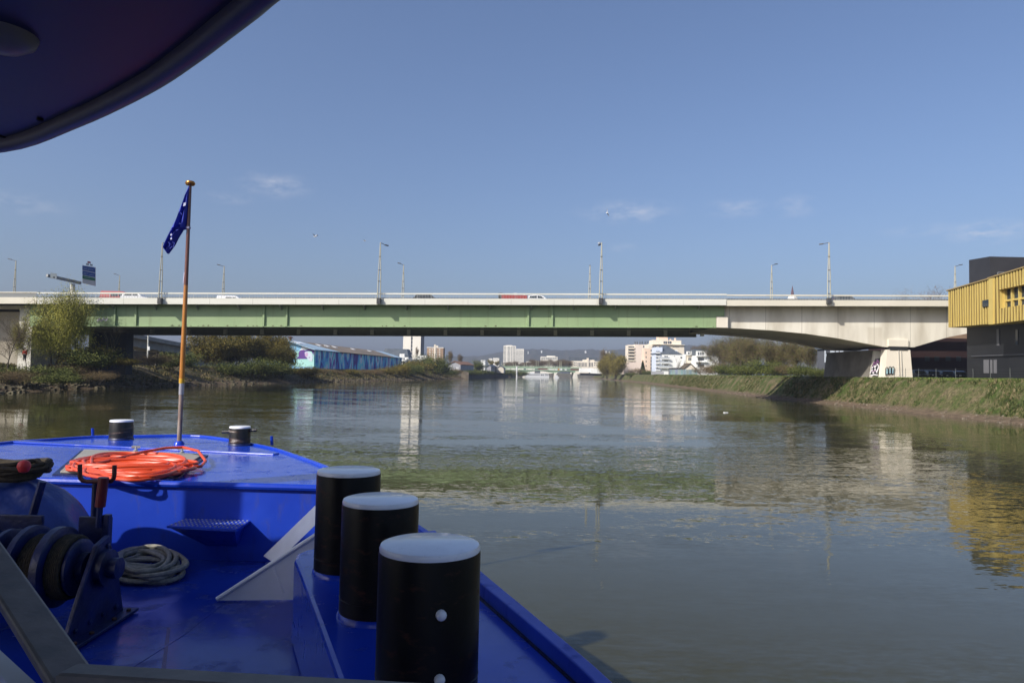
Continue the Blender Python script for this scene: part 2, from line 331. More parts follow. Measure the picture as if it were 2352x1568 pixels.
# grass tufts on the banks: uncountable ground cover
def tufts(name, P, sgn, prof, n, y0, y1, m, d0, d1, hmin, hmax, seed):
    r = np.random.default_rng(seed)
    y = y0 + (y1 - y0) * r.random(n) ** 1.6; d = d0 + (d1 - d0) * r.random(n)
    keep = np.array([mnoise.noise(Vector((a * 1.3, c * 0.9, seed))) + .5 * mnoise.noise(Vector((a * .3, c * 0.22, seed + 5))) > -0.10 for a, c in zip(d, y)]); y, d = y[keep], d[keep]; n = len(y)
    x = np.array([interp(P, q) for q in y]) + sgn * d
    z = np.interp(d, [p[0] for p in prof], [p[1] for p in prof]) - 0.02
    h = hmin + (hmax - hmin) * r.random(n); w = h * (0.25 + 0.5 * r.random(n)); a = r.random(n) * 6.283
    lean = (r.random((n, 2)) - 0.5) * h[:, None] * 0.9
    dx, dy = np.cos(a) * w, np.sin(a) * w
    V = np.empty((n, 3, 3)); V[:, 0] = np.stack([x - dx, y - dy, z - .1], 1); V[:, 1] = np.stack([x + dx, y + dy, z - .1], 1); V[:, 2] = np.stack([x + lean[:, 0], y + lean[:, 1], z + h], 1)
    o = fast_mesh(name, V.reshape(-1, 3), np.arange(3 * n).reshape(n, 3), m); o['kind'] = 'stuff'; return o
GR1 = leafmat('bank_grass_leaf', (0.020, 0.034, 0.007), (0.18, 0.145, 0.078), (0.068, 0.082, 0.022), 0.9)
GR2 = leafmat('bank_top_grass_leaf', (0.055, 0.09, 0.016), (0.15, 0.19, 0.04), None, 0.5)
GR3 = leafmat('left_scrub_leaf', (0.035, 0.04, 0.012), (0.22, 0.17, 0.08), (0.09, 0.08, 0.028), 0.5)
tufts('slope_grass', RS, 1, PR, 90000, 45, 330, GR1, 1.8, 4.9, 0.06, 0.27, 1)
tufts('verge_grass', RS, 1, PR, 40000, 50, 330, GR2, 4.5, 9, 0.06, 0.22, 2)
tufts('scrub_grass', LS, -1, PL, 60000, 60, 420, GR3, 2.5, 14, 0.1, 0.42, 3)
# stones along the water's edge (uncountable rubble)
def rubble(name, P, sgn, n, y0, y1, dmax, smin, smax, m, seed):
    r = random.Random(seed); mb = MB()
    for _ in range(n):
        y = y0 + (y1 - y0) * r.random() ** 1.4; d = r.uniform(-0.4, dmax); s = r.uniform(smin, smax)
        c = Vector((interp(P, y) + sgn * d, y, max(0, d) * 0.25 + s * 0.15))
        vs = [c + Vector((a * s * r.uniform(.5, 1), b_ * s * r.uniform(.5, 1), e * s * r.uniform(.25, .6))) for a in (-1, 1) for b_ in (-1, 1) for e in (-1, 1)]
        mb.hexa(vs)
    o = obj(name, mb, m); o['kind'] = 'stuff'; return o
rubble('shore_stones', LS, -1, 700, 70, 330, 3.0, 0.12, 0.5, mat('shore_stone', (0.05, 0.043, 0.024), 0.9, c2=(0.13, 0.11, 0.065), scale=2), 5)
rubble('mud_stones', RS, 1, 420, 55, 180, 1.9, 0.04, 0.18, mat('mud_stone', (0.10, 0.075, 0.05), 0.9, c2=(0.24, 0.2, 0.15), scale=3), 6)
# ================================================================== ROAD BRIDGE
YB, YF = 100.0, 121.0
br = thing('road_bridge', 'long road bridge with green steel girder and pale concrete arched end across the river', 'bridge', at(1176, 700, 110))
FAS = mat('cream_paint', (0.62, 0.615, 0.54), 0.55, c2=(0.68, 0.675, 0.60), scale=0.15, stretch=(1, 1, 4), dirt=((.50, .47, .38), .8, .58, .75, .4, (2, 1, .15)))
FASC = mat('beige_paint', (0.62, 0.58, 0.47), 0.6, c2=(0.68, 0.64, 0.53), scale=0.3)
GRN = mat('green_steel_paint', (0.245, 0.345, 0.175), 0.6, c2=(0.285, 0.38, 0.20), scale=0.16, stretch=(1, 1, .4), dirt=((.16, .17, .10), .9, .56, .74, .5, (1.6, 1, .10)))
DGRN = mat('dark_steel_paint', (0.25, 0.27, 0.235), 0.6, c2=(0.31, 0.33, 0.29), scale=0.5)
ASPH = mat('asphalt', (0.05, 0.05, 0.052), 0.9)
WCONC = mat('pale_concrete', (0.70, 0.64, 0.53), 0.85, c2=(0.80, 0.75, 0.64), scale=0.22, bump=0.01, bscale=3, stretch=(1, 1, 0.35), detail=7)
def fz(u, v, Y=YB): return at(u, v, Y)
def rowv(u, a, b): return a + (b - a) * u / 2170.0   # linear rows across the picture, given at u = 0 and u = 2170
f1 = obj('fascia', slab(MB(), 86, 683.5, 697.8, 1669, 687, 701, YB, YB + 0.5), FAS, br)
f2 = obj('fascia', slab(MB(), 1670, 688.6, 702.2, 2480, 690.5, 704, YB + .05, YB + 0.5), FASC, br, label='beige concrete fascia at the arched end')
f3 = obj('fascia', slab(MB(), -160, 682, 697, 85, 682.6, 697.3, YB + .05, YB + 0.5), FASC, br, label='beige concrete fascia at the ramp end')
obj('road_deck', slab(slab(MB(), -160, 683.5, 694.5, 2480, 691, 701, YB + 0.5, YF - .5), -160, 681, 697, 2480, 688, 704, YF - .45, YF), ASPH, br)
# hand rail and balusters
def railrow(u0, v0, u1, v1, thick, name, m, y=YB + .15): return obj(name, slab(MB(), u0, v0, v0 + thick, u1, v1, v1 + thick, y, y + 0.12), m, br)
railrow(86, 671.0, 1669, 674.6, 3.4, 'handrail', FAS); railrow(1670, 676.2, 2480, 679, 3.0, 'handrail', FASC); railrow(-160, 669.6, 85, 670.4, 2.2, 'handrail', FASC)
bal = MB(); STEEL = mat('galvanised_steel', (0.38, 0.40, 0.40), 0.5, metal=0.3)
xa, xb = at(90, 684, YB + .2), at(2450, 690, YB + .2); n = int((xb.x - xa.x) / 0.22)
za, zb = at(90, 672, YB + .2).z, at(2450, 678.7, YB + .2).z
for i in range(n + 1):
    k = i / n; x = xa.x + (xb.x - xa.x) * k; z0 = xa.z + (xb.z - xa.z) * k - .05; z1 = za + (zb - za) * k
    w = 0.035 if i % 9 else 0.07
    bal.hexa([(x - w / 2, YB + .19, z0), (x - w / 2, YB + .19, z1), (x - w / 2, YB + .23, z0), (x - w / 2, YB + .23, z1), (x + w / 2, YB + .19, z0), (x + w / 2, YB + .19, z1), (x + w / 2, YB + .23, z0), (x + w / 2, YB + .23, z1)])
obj('balusters', bal, STEEL, br)
obj('mesh_screen', slab(MB(), -160, 671.6, 683, 84, 672.2, 683.4, YB + .2, YB + .24), mat('screen_grey', (0.20, 0.21, 0.21), 0.7), br)
# near steel girder: web, flanges, stiffeners
ng = obj('steel_girder', slab(slab(MB(), 70, 696, 749.0, 1645, 700.5, 751.8, YB + 1.45, YB + 1.6), 70, 748.2, 749.6, 1645, 751.3, 752.6, YB + 1.2, YB + 1.85), GRN, br)
st = MB()
for u in (604, 657, 1212, 1267, 262, 310): st = MB(); slab(st, u, 702, 750.5 if u > 400 else 749, u + 4, 702, 750.5 if u > 400 else 749, YB + 1.2, YB + 1.46); obj('stiffener', st, GRN, ng)
slab(st := MB(), 1645, 700.5, 726, 1664, 700.5, 726, YB + 1.45, YB + 1.65); obj('girder_end', st, GRN, ng)
for i in range(1, 17):
    u = 86 + i * 98.9; p = at(u, 690, YB); q = at(u, rowv(u, 683.5, 690.4), YB); r_ = at(u, rowv(u, 697.8, 704.1), YB); obj('joint', MB().box((p.x, YB - .004, (q.z + r_.z) / 2), (.03, .012, (q.z - r_.z) * .98)), mat('joint_grey', (.36, .36, .31), .7), f1)
rr_ = random.Random(12)
for i in range(40):
    u = rr_.uniform(380, 900) if i < 30 else rr_.uniform(900, 1640); p = at(u, rowv(u, 748.0, 751.9), YB + 1.19); s = rr_.uniform(.05, .22); obj('rust_spot', MB().prism([(p.x - s, YB + 1.195, p.z), (p.x + s * .8, YB + 1.195, p.z), (p.x + s * .5, YB + 1.195, p.z + s * rr_.uniform(.5, 1.3)), (p.x - s * .6, YB + 1.195, p.z + s * .7)], (0, -.004, 0)), mat('rust_stain', (.10, .09, .05), .9), ng)
# brackets carrying the overhanging footway
u = 158.0
while u < 1640:
    p = at(u, 701.5, YB + 0.55); q = at(u, 712.5, YB + 1.45)
    obj('bracket', MB().prism([(p.x, YB + .55, p.z + .35), (p.x, YB + .55, p.z), (p.x, YB + 1.44, q.z), (p.x, YB + 1.44, p.z + .35)], (0.12, 0, 0)), DGRN, br); u += 96.6
# far girder with its inner stiffeners, and cross beams
fg = obj('steel_girder', slab(slab(MB(), 60, 699, 767.0, 1600, 703, 772.5, YF - 2.6, YF - 2.45), 60, 766.2, 768.4, 1600, 771.8, 773.8, YF - 3.1, YF - 2.2), DGRN, br, label='far side girder with grey inner stiffeners')
u = 92.0
while u < 1610:
    obj('stiffener', slab(MB(), u, 745, 766.2 + u * .0035, u + 8, 745, 766.2 + u * .0035, YF - 3.05, YF - 2.65), mat('stiffener_grey', (0.74, 0.75, 0.68), 0.7), fg); u += 84.3
cb = MB()
for i in range(24):
    k = at(100 + 64 * i, 742, YB + 2.4); e = at(100 + 64 * i, 742, YB + 2.4).z
    cb.box((k.x, (YB + YF) / 2 - .1, e + 1.6), (0.35, YF - YB - 5.2, 1.1))
obj('cross_beam', cb, DGRN, br)
obj('service_pipe', MB().tube([at(150, 753, YB + 9), at(1640, 757, YB + 9)], 0.14, 6), DGRN, br)
# concrete haunched span
SOF = [(1648, 752.3), (1700, 754.2), (1770, 758.5), (1850, 766), (1920, 776), (1985, 788), (2036, 797), (2100, 797), (2140, 785), (2180, 773.5), (2220, 766), (2300, 757), (2390, 751), (2480, 749)]
def haunch(mb, y0, y1, top=-2):
    P = [at(u, v, YB + 1.95) for u, v in SOF]
    tops = [at(u, rowv(u, 696.5, 703), YB + 1.95) for u, v in SOF]
    n = len(P); vs = []
    for q, tq in zip(P, tops): vs += [(q.x, y0, q.z), (q.x, y0, tq.z), (q.x, y1, q.z), (q.x, y1, tq.z)]
    fs = []
    for i in range(n - 1):
        a, c = 4 * i, 4 * i + 4; fs += [(a, a + 1, c + 1, c), (a + 2, c + 2, c + 3, a + 3), (a, c, c + 2, a + 2), (a + 1, a + 3, c + 3, c + 1)]
    fs += [(0, 2, 3, 1), (4 * n - 4, 4 * n - 3, 4 * n - 1, 4 * n - 2)]
    return mb.add(vs, fs)
# concrete with board joints and stains
cm = bpy.data.materials.new('jointed_concrete'); t, b = nt(cm); L = t.links.new; b.inputs['Roughness'].default_value = 0.85
g = t.nodes.new('ShaderNodeNewGeometry'); sx = t.nodes.new('ShaderNodeSeparateXYZ'); L(g.outputs['Position'], sx.inputs[0])
mp = t.nodes.new('ShaderNodeMapping'); mp.inputs['Scale'].default_value = (1, 1, .25); L(g.outputs['Position'], mp.inputs[0])
n1 = t.nodes.new('ShaderNodeTexNoise'); n1.inputs['Scale'].default_value = 0.35; n1.inputs['Detail'].default_value = 8; L(mp.outputs[0], n1.inputs[0])
r1 = t.nodes.new('ShaderNodeValToRGB'); r1.color_ramp.elements[0].position = .36; r1.color_ramp.elements[1].position = .58
r1.color_ramp.elements[0].color = (0.52, 0.475, 0.385, 1); r1.color_ramp.elements[1].color = (0.74, 0.70, 0.60, 1); L(n1.outputs['Fac'], r1.inputs[0])
md = t.nodes.new('ShaderNodeMath'); md.operation = 'PINGPONG'; L(sx.outputs['X'], md.inputs[0]); md.inputs[1].default_value = 2.6
lt = t.nodes.new('ShaderNodeMath'); lt.operation = 'LESS_THAN'; L(md.outputs[0], lt.inputs[0]); lt.inputs[1].default_value = 0.05
mx = t.nodes.new('ShaderNodeMix'); mx.data_type = 'RGBA'; k = t.nodes.new('ShaderNodeMath'); k.operation = 'MULTIPLY'; L(lt.outputs[0], k.inputs[0]); k.inputs[1].default_value = .45
L(k.outputs[0], mx.inputs[0]); L(r1.outputs[0], mx.inputs[6]); mx.inputs[7].default_value = (0.25, 0.22, 0.17, 1)
# one broad damp stain beside the pier
xs0, xs1 = at(1880, 760, 102).x, at(1930, 760, 102).x
def rng_mask(lo, hi, src, soft):
    a = t.nodes.new('ShaderNodeMapRange'); L(src, a.inputs[0]); a.inputs[1].default_value = lo; a.inputs[2].default_value = lo + soft
    c = t.nodes.new('ShaderNodeMapRange'); L(src, c.inputs[0]); c.inputs[1].default_value = hi; c.inputs[2].default_value = hi - soft
    m = t.nodes.new('ShaderNodeMath'); m.operation = 'MULTIPLY'; L(a.outputs[0], m.inputs[0]); L(c.outputs[0], m.inputs[1]); return m.outputs[0]
q = rng_mask(at(1990, 760, 102).x, at(2028, 760, 102).x, sx.outputs['X'], .3); q2 = rng_mask(3, at(1990, 749, 102).z, sx.outputs['Z'], .3)
mm = t.nodes.new('ShaderNodeMath'); mm.operation = 'MULTIPLY'; L(q, mm.inputs[0]); L(q2, mm.inputs[1])
m3 = t.nodes.new('ShaderNodeMath'); m3.operation = 'MULTIPLY'; L(mm.outputs[0], m3.inputs[0]); m3.inputs[1].default_value = .35
mx2 = t.nodes.new('ShaderNodeMix'); mx2.data_type = 'RGBA'; L(m3.outputs[0], mx2.inputs[0]); L(mx.outputs[2], mx2.inputs[6]); mx2.inputs[7].default_value = (0.40, 0.34, 0.24, 1)
L(mx2.outputs[2], b.inputs['Base Color'])
hz1 = obj('haunched_span', haunch(MB(), YB + 1.95, YB + 3.0), cm, br); haunch(tmp := MB(), YF - 3.0, YF - 2.0); obj('haunched_span', tmp, cm, br)
# soffit slab between the two webs, a little above their lower edges
tmp = MB(); P = [at(u, v, YB + 1.95) for u, v in SOF]
vs = []
for q in P: vs += [(q.x, YB + 3, q.z + .12), (q.x, YB + 3, q.z + .5), (q.x, YF - 3, q.z + .12), (q.x, YF - 3, q.z + .5)]
fs = []
for i in range(len(P) - 1):
    a, c = 4 * i, 4 * i + 4; fs += [(a, a + 1, c + 1, c), (a + 2, c + 2, c + 3, a + 3), (a, c, c + 2, a + 2), (a + 1, a + 3, c + 3, c + 1)]
obj('soffit_slab', tmp.add(vs, fs), CONC, br)
obj('half_joint', slab(slab(MB(), 1666, 702.5, 727, 1672, 702.5, 727, YB + 1.92, YB + 2.3), 1646, 727, 751.8, 1672, 727.6, 752.4, YB + 1.4, YB + 2.3), WCONC, br, label='patched concrete joint where steel girder meets concrete span')
# pier: a tapered wall with a block on top
zt, zb_ = at(2060, 799, YB + 1.6).z, 2.2
def xw(u, Y): return at(u, 830, Y).x
p0, p1, q0, q1 = xw(2040, YB + 1.5), xw(2093, YB + 1.5), xw(2031, YB + 1.5), xw(2099, YB + 1.5)
zs = zt - .25
pr = obj('pier', MB().hexa([(q0, YB + 1.5, zb_), (p0, YB + 1.75, zs), (q0, YB + 3.5, zb_), (p0, YB + 3.4, zs), (q1, YB + 1.5, zb_), (p1, YB + 1.75, zs), (q1, YB + 3.5, zb_), (p1, YB + 3.4, zs)]), WCONC, br)
x0_, x1_ = xw(2044, YB + 1.3), xw(2091, YB + 1.3)
obj('pier_block', MB().box(((x0_ + x1_) / 2, YB + 2.45, zt + .72), (x1_ - x0_, 1.5, 1.05)), WCONC, br, bevel=.05)
obj('bearing', MB().box(((x0_ + x1_) / 2, YB + 2.3, zt - .05), (x1_ - x0_ - .4, 1.3, .5)), TYRE, br)
# second leg of the pier, set back and splayed towards the river
a0, a1, c0, c1 = xw(2012, YB + 4), xw(2037, YB + 4), xw(1999, YB + 4), xw(2034, YB + 4)
obj('pier', MB().hexa([(c0, YB + 3.6, zb_), (a0, YB + 4.4, zs - .1), (c0, YB + 4.9, zb_), (a0, YB + 4.9, zs - .1), (c1, YB + 3.6, zb_), (a1, YB + 4.4, zs - .1), (c1, YB + 4.9, zb_), (a1, YB + 4.9, zs - .1)]), CONC, br, label='splayed rear pier leg covered in graffiti')
g0, g1 = xw(1999, YB + 4) + .1, xw(2090, YB + 4)
obj('pier', MB().hexa([(g0 - .3, YB + 5.0, zb_), (g0 + .5, YB + 5.0, zs), (g0 - .6, YF - 2, zb_), (g0, YF - 2.4, zs), (g1, YB + 5.0, zb_), (g1, YB + 5.0, zs), (g1, YF - 2, zb_), (g1, YF - 2.4, zs)]), mat('shaded_sooty_concrete', (.13, .12, .10), .9, c2=(.20, .185, .16), scale=.5), br, label='rear wall of the pier darkened by soot and painted shade')  # soot plus the deep shade under the deck, both put into the colour
# drain pipes on the pier face
for u in (2064, 2070): obj('drain_pipe', MB().tube([at(u, 804, YB + 1.67), at(u + 2, 862, YB + 1.45)], .05, 6), mat('pvc_grey', (0.42, 0.40, 0.35), 0.6), br)
# graffiti strokes: hand-sprayed tags
BLK = mat('spray_black', (0.012, 0.012, 0.016), 0.6); WSP = mat('spray_white', (0.72, 0.70, 0.74), 0.6); PUR = mat('spray_purple', (0.16, 0.06, 0.16), 0.6); CYN = mat('spray_cyan', (0.35, 0.55, 0.6), 0.6)
def tagstroke(name, pts, Y, w, m, off=0.03, par=br):
    p = [at(u, v, Y) for u, v in pts]; k = []
    for i in range(len(p) - 1):
        for s in range(3): k.append(p[i].lerp(p[i + 1], s / 3))
    k.append(p[-1]); return k, w, m, off
def graffiti(name, strokes, Y, m, w, label):
    mb = MB()
    for s in strokes:
        k, *_ = tagstroke('', s, Y, w, m); mb.ribbon(k, w, (0, -0.03, 0))
    return obj(name, mb, m, br, label=label)
YG = YB + 3.55
mbp = MB().prism([at(1999, 862, YG - .02), at(2014, 862, YG - .02), at(2020, 838, YG + .02), at(2022, 822, YG + .22), at(2010, 824, YG + .2), at(2002, 842, YG + .02)], (0, .02, 0)); obj('graffiti', mbp, BLK, br, label='black backing of the tall graffiti on the splayed leg')
graffiti('graffiti', [[(1998, 857), (2003, 848), (2005, 858), (2010, 846), (2013, 856), (2018, 842)], [(2002, 846), (2007, 838), (2009, 845), (2014, 834), (2018, 841)], [(1999, 862), (2008, 860), (2016, 861)]], YG - .1, WSP, .16, 'white zigzag spray tag')
graffiti('graffiti', [[(2005, 842), (2008, 830), (2012, 838), (2015, 826), (2019, 834)], [(2001, 853), (2006, 852), (2012, 851)]], YG - .12, PUR, .14, 'purple spray tag')
graffiti('graffiti', [[(2034, 860), (2034, 846), (2037, 843), (2040, 847), (2040, 859)], [(2041, 859), (2042, 843), (2046, 842), (2047, 858)], [(2048, 858), (2048, 844), (2052, 842), (2054, 846), (2053, 858), (2033, 861)]], YB + 1.47, BLK, .11, 'black outline bubble tag')
graffiti('graffiti', [[(2036, 858), (2037, 847)], [(2038.5, 858), (2038, 847)], [(2044, 857), (2044.5, 845)], [(2050, 857), (2051, 845)]], YB + 1.5, CYN, .15, 'pale fill of bubble tag')
graffiti('graffiti', [[(224, 740), (228, 730), (233, 739), (238, 729), (243, 738), (247, 730)], [(222, 735), (248, 734)]], YB + 1.42, mat('spray_lilac', (0.42, 0.40, 0.46), .6), .1, 'faint lilac spray tag on the green girder')
graffiti('graffiti', [[(146, 742), (150, 728), (157, 740), (162, 727), (168, 741), (176, 726), (182, 738), (190, 728)], [(150, 735), (185, 744)]], YB + 1.42, mat('spray_slate', (0.10, 0.13, 0.14), .6), .22, 'dark spray tag on the green girder')
# river-left abutment, columns and dark side wall
obj('abutment', slab(slab(MB(), -160, 700, 707, 72, 701, 707, YB + 2.2, YB + 18), 46, 707.2, 870, 76, 707.2, 870, YB + 2.1, YB + 6), CONC, br)
obj('abutment', slab(MB(), -160, 715, 865, 45, 716, 865, YB + 4.5, YB + 17), mat('abutment_beige', (.40, .36, .29), .9, c2=(.30, .27, .21), scale=.4, stretch=(1, 1, .3)), br, label='beige abutment wall at the ramp end')
obj('pier', slab(MB(), 205, 762, 860, 292, 764, 860, YB + 12, YB + 14), mat('blue_mural_wall', (0.012, 0.02, 0.045), .8, c2=(0.02, 0.022, 0.02), scale=.5), br, label='dark blue painted pier under the ramp end')
# ------------------------------------------------------------------ lamp posts
LP = mat('lamp_post_paint', (0.40, 0.39, 0.31), 0.5, metal=.1); LPD = mat('lamp_dark_metal', (0.06, 0.06, 0.062), 0.5)
def make_post(kind, h, arm, label, grp):
    """lattice-like twin column with collars; local: base at origin"""
    r = thing('lamp_post', label, 'lamp post', group=grp); p = MB()
    k = 0.20 if kind == 'near' else 0.16
    for s in (-1, 1): p.tube([(s * k, 0, 0), (s * k * .8, 0, h * .45), (s * k * .35, 0, h * .76), (s * .02, 0, h)], [.085, .075, .06, .05], 6)
    obj('pole', p, LP, r, local=True)
    for q in (.13, .34, .53, .76): obj('collar', MB().box((0, 0, h * q), (k * 2.4 * (1 - q * .62), .16, .09)), LPD, r, local=True)
    obj('arm', MB().tube([(0, 0, h - .06), (arm[0] * .5, arm[1] * .5, h - .04 + arm[2] * .3), (arm[0], arm[1], h + arm[2])], [.05, .045, .04], 6), LPD, r, local=True)
    a = Vector(arm); d = Vector((a.x, a.y, 0)).normalized()
    obj('lamp_head', MB().bar(Vector((a.x, a.y, h + a.z)), Vector((a.x, a.y, h + a.z)) + d * .55 + Vector((0, 0, .1 if kind == 'far' else -.05)), .26, .13), LPD, r, local=True, bevel=.02)
    if kind == 'near': obj('base_bracket', MB().box((0, 0, .05), (.55, .5, .85)).box((0, -.2, .1), (.42, .2, .5)), LPD, r, local=True)
    return r
np_ = None
near = [(367.5, 372, 'beside the blue flag, on the near parapet', (.5, .45, .1)), (870, 877, 'tall grey lamp post on the near parapet above the green girder, second from the left', (.55, .45, -.25)), (1380, 1377.5, 'tall grey lamp post with a white gull perched on its arm', (-.15, .6, -.15)), (1904, 1904, 'tall grey lamp post on the near parapet above the concrete arch', (-.6, .45, -.1))]
for u, ut, lab, arm in near:
    b0 = at(u, 692, YB - .3); tp = at(ut, 557, YB - .3); h = tp.z - b0.z
    if not lab.startswith('tall'): lab = 'tall grey lamp post ' + lab
    r = make_post('near', h, arm, lab, 'tall lamp posts on the near parapet'); r.location = b0
far = [(32, 598, 'grey lamp post on the far parapet at the far left, left of the road sign', (-.8, .0, .15)), (512, 611, 'grey lamp post on the far parapet above the white van', (-.7, 0, .15)), (925, 608, 'grey lamp post on the far parapet just left of the black car', (-.5, 0, .2)), (1354, 610, 'slim lamp post on the far parapet just left of the gull topped post', (.05, .6, .1)), (1772, 609, 'grey lamp post on the far parapet left of the church spire', (.45, 0, .15)), (2194, 611, 'grey lamp post on the far parapet left of the black roof block', (.7, 0, .18))]
for u, v, lab, arm in far:
    b0 = at(u, 690, YF + .15); tp = at(u, v, YF + .15)
    r = make_post('far', tp.z - b0.z, arm, lab, 'lamp posts on the far parapet'); r.location = b0
b0 = at(272, 700, 160); r = make_post('far', at(272, 632, 160).z - b0.z, (-.8, 0, .2), 'thin distant lamp post beyond the bridge right of the blue road sign', 'lamp posts on the far parapet'); r.location = b0
# ------------------------------------------------------------------ road sign gantry
sg = thing('road_sign_gantry', 'cantilever road sign gantry with blue and green direction panel above the left of the bridge', 'road sign', at(168, 690, 112))
SGM = mat('sign_grey', (0.30, 0.31, 0.31), .5, c2=(.22, .23, .23), scale=3); SGB = mat('sign_blue', (0.012, 0.06, 0.24), .4); SGG = mat('sign_green', (0.01, 0.12, 0.06), .4); SGW = mat('sign_white', (0.62, 0.64, 0.64), .4); SGR = mat('sign_red', (0.3, .03, .03), .4)
obj('post', MB().tube([at(167, 690, 112), at(167, 652, 112)], [.42, .34], 10), mat('sign_post_pale', (0.5, .5, .46), .5), sg, smooth=True)
obj('beam', MB().bar(at(185, 650, 113.2), at(108, 632.5, 108), .42, .42), SGM, sg)
pa, pb = at(189.8, 0, 112), at(219.2, 0, 114)
def panel(u0, v0a, v0b, u1, v1a, v1b, Ya, Yb, off, m, name):
    a, c, d, e = at(u0, v0a, Ya), at(u0, v0b, Ya), at(u1, v1b, Yb), at(u1, v1a, Yb); o = Vector((0, -off, 0)); return obj(name, MB().prism([a + o, c + o, d + o, e + o], (0, .06, 0)), m, sg)
panel(189, 608.5, 650, 219.5, 613.5, 657, 112.0, 113.2, .0, SGW, 'sign_panel')
panel(190, 610, 620, 219, 615, 626, 112, 113.2, .08, SGB, 'destination_panel'); panel(190, 621.5, 631.5, 219, 627.5, 637, 112, 113.2, .08, SGB, 'destination_panel')
panel(190, 632.5, 640, 219, 638.5, 645.5, 112, 113.2, .08, SGG, 'destination_panel'); panel(190, 641.2, 649, 219, 646.8, 656, 112, 113.2, .08, mat('sign_pale_grey', (.45, .47, .47), .5), 'destination_panel')
for (a, b_, c, d) in ((198, 604.5, 204, 608.5), (206.5, 606, 212, 610), ): panel(a, b_, c + 0 if False else d, a + 6, b_ + 1, d + 1, 112.2, 112.5, .02, SGM, 'number_plate')
panel(201, 600, 604, 208, 601, 605, 112.2, 112.5, .02, SGR, 'number_plate')
tx = MB()
for (u, v, w) in ((192, 614, 9), (192, 617, 13), (192, 626, 11), (192, 629, 8), (203, 615.5, 12), (205, 628, 11), (193, 636, 14), (193, 644, 15), (194, 647, 8)):
    k = v + (u - 190) * .17; a, c = at(u, k, 111.9 + (u - 190) * .04), at(u + w, k + w * .17, 111.9 + (u + w - 190) * .04); tx.ribbon([a, c], .045, (0, -.04, 0))
obj('lettering', tx, mat('sign_lettering', (.5, .55, .6), .5), sg)
panel(118.5, 627, 640, 133, 629, 641, 108.2, 108.6, .3, mat('small_sign_face', (.42, .46, .45), .5), 'lane_sign'); panel(126, 636, 639, 129, 636, 639.5, 108.3, 108.4, .4, LPD, 'arrow')
# ------------------------------------------------------------------ vehicles on the bridge
def wheelset(root, xs, w, r):
    for x in xs:
        for s in (-1, 1):
            wl = obj('wheel', MB().lathe([(r * .6, -.1), (r, -.1), (r, .1), (r * .6, .1)], (x, s * w, r), 'Y', 14), TYRE, root, local=True)
            obj('rim', MB().lathe([(r * .58, -.108), (r * .58, .108)], (x, s * w, r), 'Y', 10), STEEL, wl, local=True)
def loft(mb, secs, n=None):  # secs: list of rings (same count)
    k = len(secs[0]); vs = [q for s_ in secs for q in s_]; fs = []
    for i in range(len(secs) - 1):
        for j in range(k): fs.append((i * k + j, i * k + (j + 1) % k, (i + 1) * k + (j + 1) % k, (i + 1) * k + j))
    fs.append(tuple(range(k - 1, -1, -1))); fs.append(tuple((len(secs) - 1) * k + j for j in range(k))); return mb.add(vs, fs)
def make_car(name, label, cat, paint, prof, L_, W_, roof, glassu, group=None):
    """prof: side outline (x, z) of the whole car; roof: greenhouse outline; length along local x, front at +x"""
    r = thing(name, label, cat, group=group); hw = W_ / 2
    secs = [[(x, y, z) for x, z in prof] for y in (-hw * .93, -hw, hw, hw * .93)]
    mb = MB(); loft(mb, [[(x, -hw * .94, z) for x, z in prof], [(x, -hw, min(z, 99)) for x, z in prof], [(x, hw, z) for x, z in prof], [(x, hw * .94, z) for x, z in prof]])
    obj('body', mb, paint, r, local=True, bevel=.03)
    mb = MB(); zb = min(z for x, z in roof); zt_ = max(z for x, z in roof)
    f = lambda z: hw * (.97 - .17 * (z - zb) / (zt_ - zb))
    loft(mb, [[(x, -f(z), z) for x, z in roof], [(x, f(z), z) for x, z in roof]])
    obj('cabin', mb, paint, r, local=True, bevel=.04)
    for gl in glassu:
        for s in (-1, 1): obj('window', MB().prism([(x, s * (f(z) + .012), z) for x, z in gl], (0, -s * .02, 0)), GLASS, r, local=True)
    wheelset(r, (-L_ * .30, L_ * .31), hw - .1, .31)
    for s in (-1, 1):
        obj('headlight', MB().box((L_ / 2 - .12, s * hw * .72, .66), (.2, .3, .16)), WHITE, r, local=True); obj('tail_light', MB().box((-L_ / 2 + .06, s * hw * .78, .8), (.1, .2, .26)), SGR, r, local=True)
    return r
CARP = [(-2.1, .3), (-2.12, .75), (-2.0, .95), (-.9, .98), (.9, .95), (1.95, .78), (2.1, .6), (2.1, .28)]
CARR = [(-1.95, .9), (-1.65, 1.38), (-.9, 1.5), (.2, 1.47), (.65, 1.32), (1.15, .93)]
CARG = [[(-1.55, 1.0), (-1.35, 1.33), (-.35, 1.41), (-.35, 1.0)], [(-.27, 1.0), (-.27, 1.41), (.25, 1.37), (.75, 1.0)]]
VANP = [(-2.4, .3), (-2.42, .9), (-2.4, 1.15), (1.5, 1.1), (2.3, .95), (2.42, .7), (2.42, .3)]
VANR = [(-2.4, 1.05), (-2.36, 1.9), (-2.2, 2.0), (.6, 1.98), (1.0, 1.82), (1.75, 1.08)]
VANG = [[(-.9, 1.2), (-.9, 1.75), (.1, 1.75), (.1, 1.2)], [(.2, 1.2), (.2, 1.75), (.75, 1.72), (1.3, 1.2)]]
BLACKC = mat('black_car_paint', (0.012, .012, .014), .2, coat=.5); WHITEC = mat('white_car_paint', (.8, .8, .8), .25, coat=.5); REDC = mat('red_van_paint', (.34, .035, .03), .35); GREYC = mat('grey_car_paint', (.06, .065, .07), .3, coat=.4); DBLUE = mat('dark_blue_car_paint', (.015, .025, .06), .25, coat=.4)
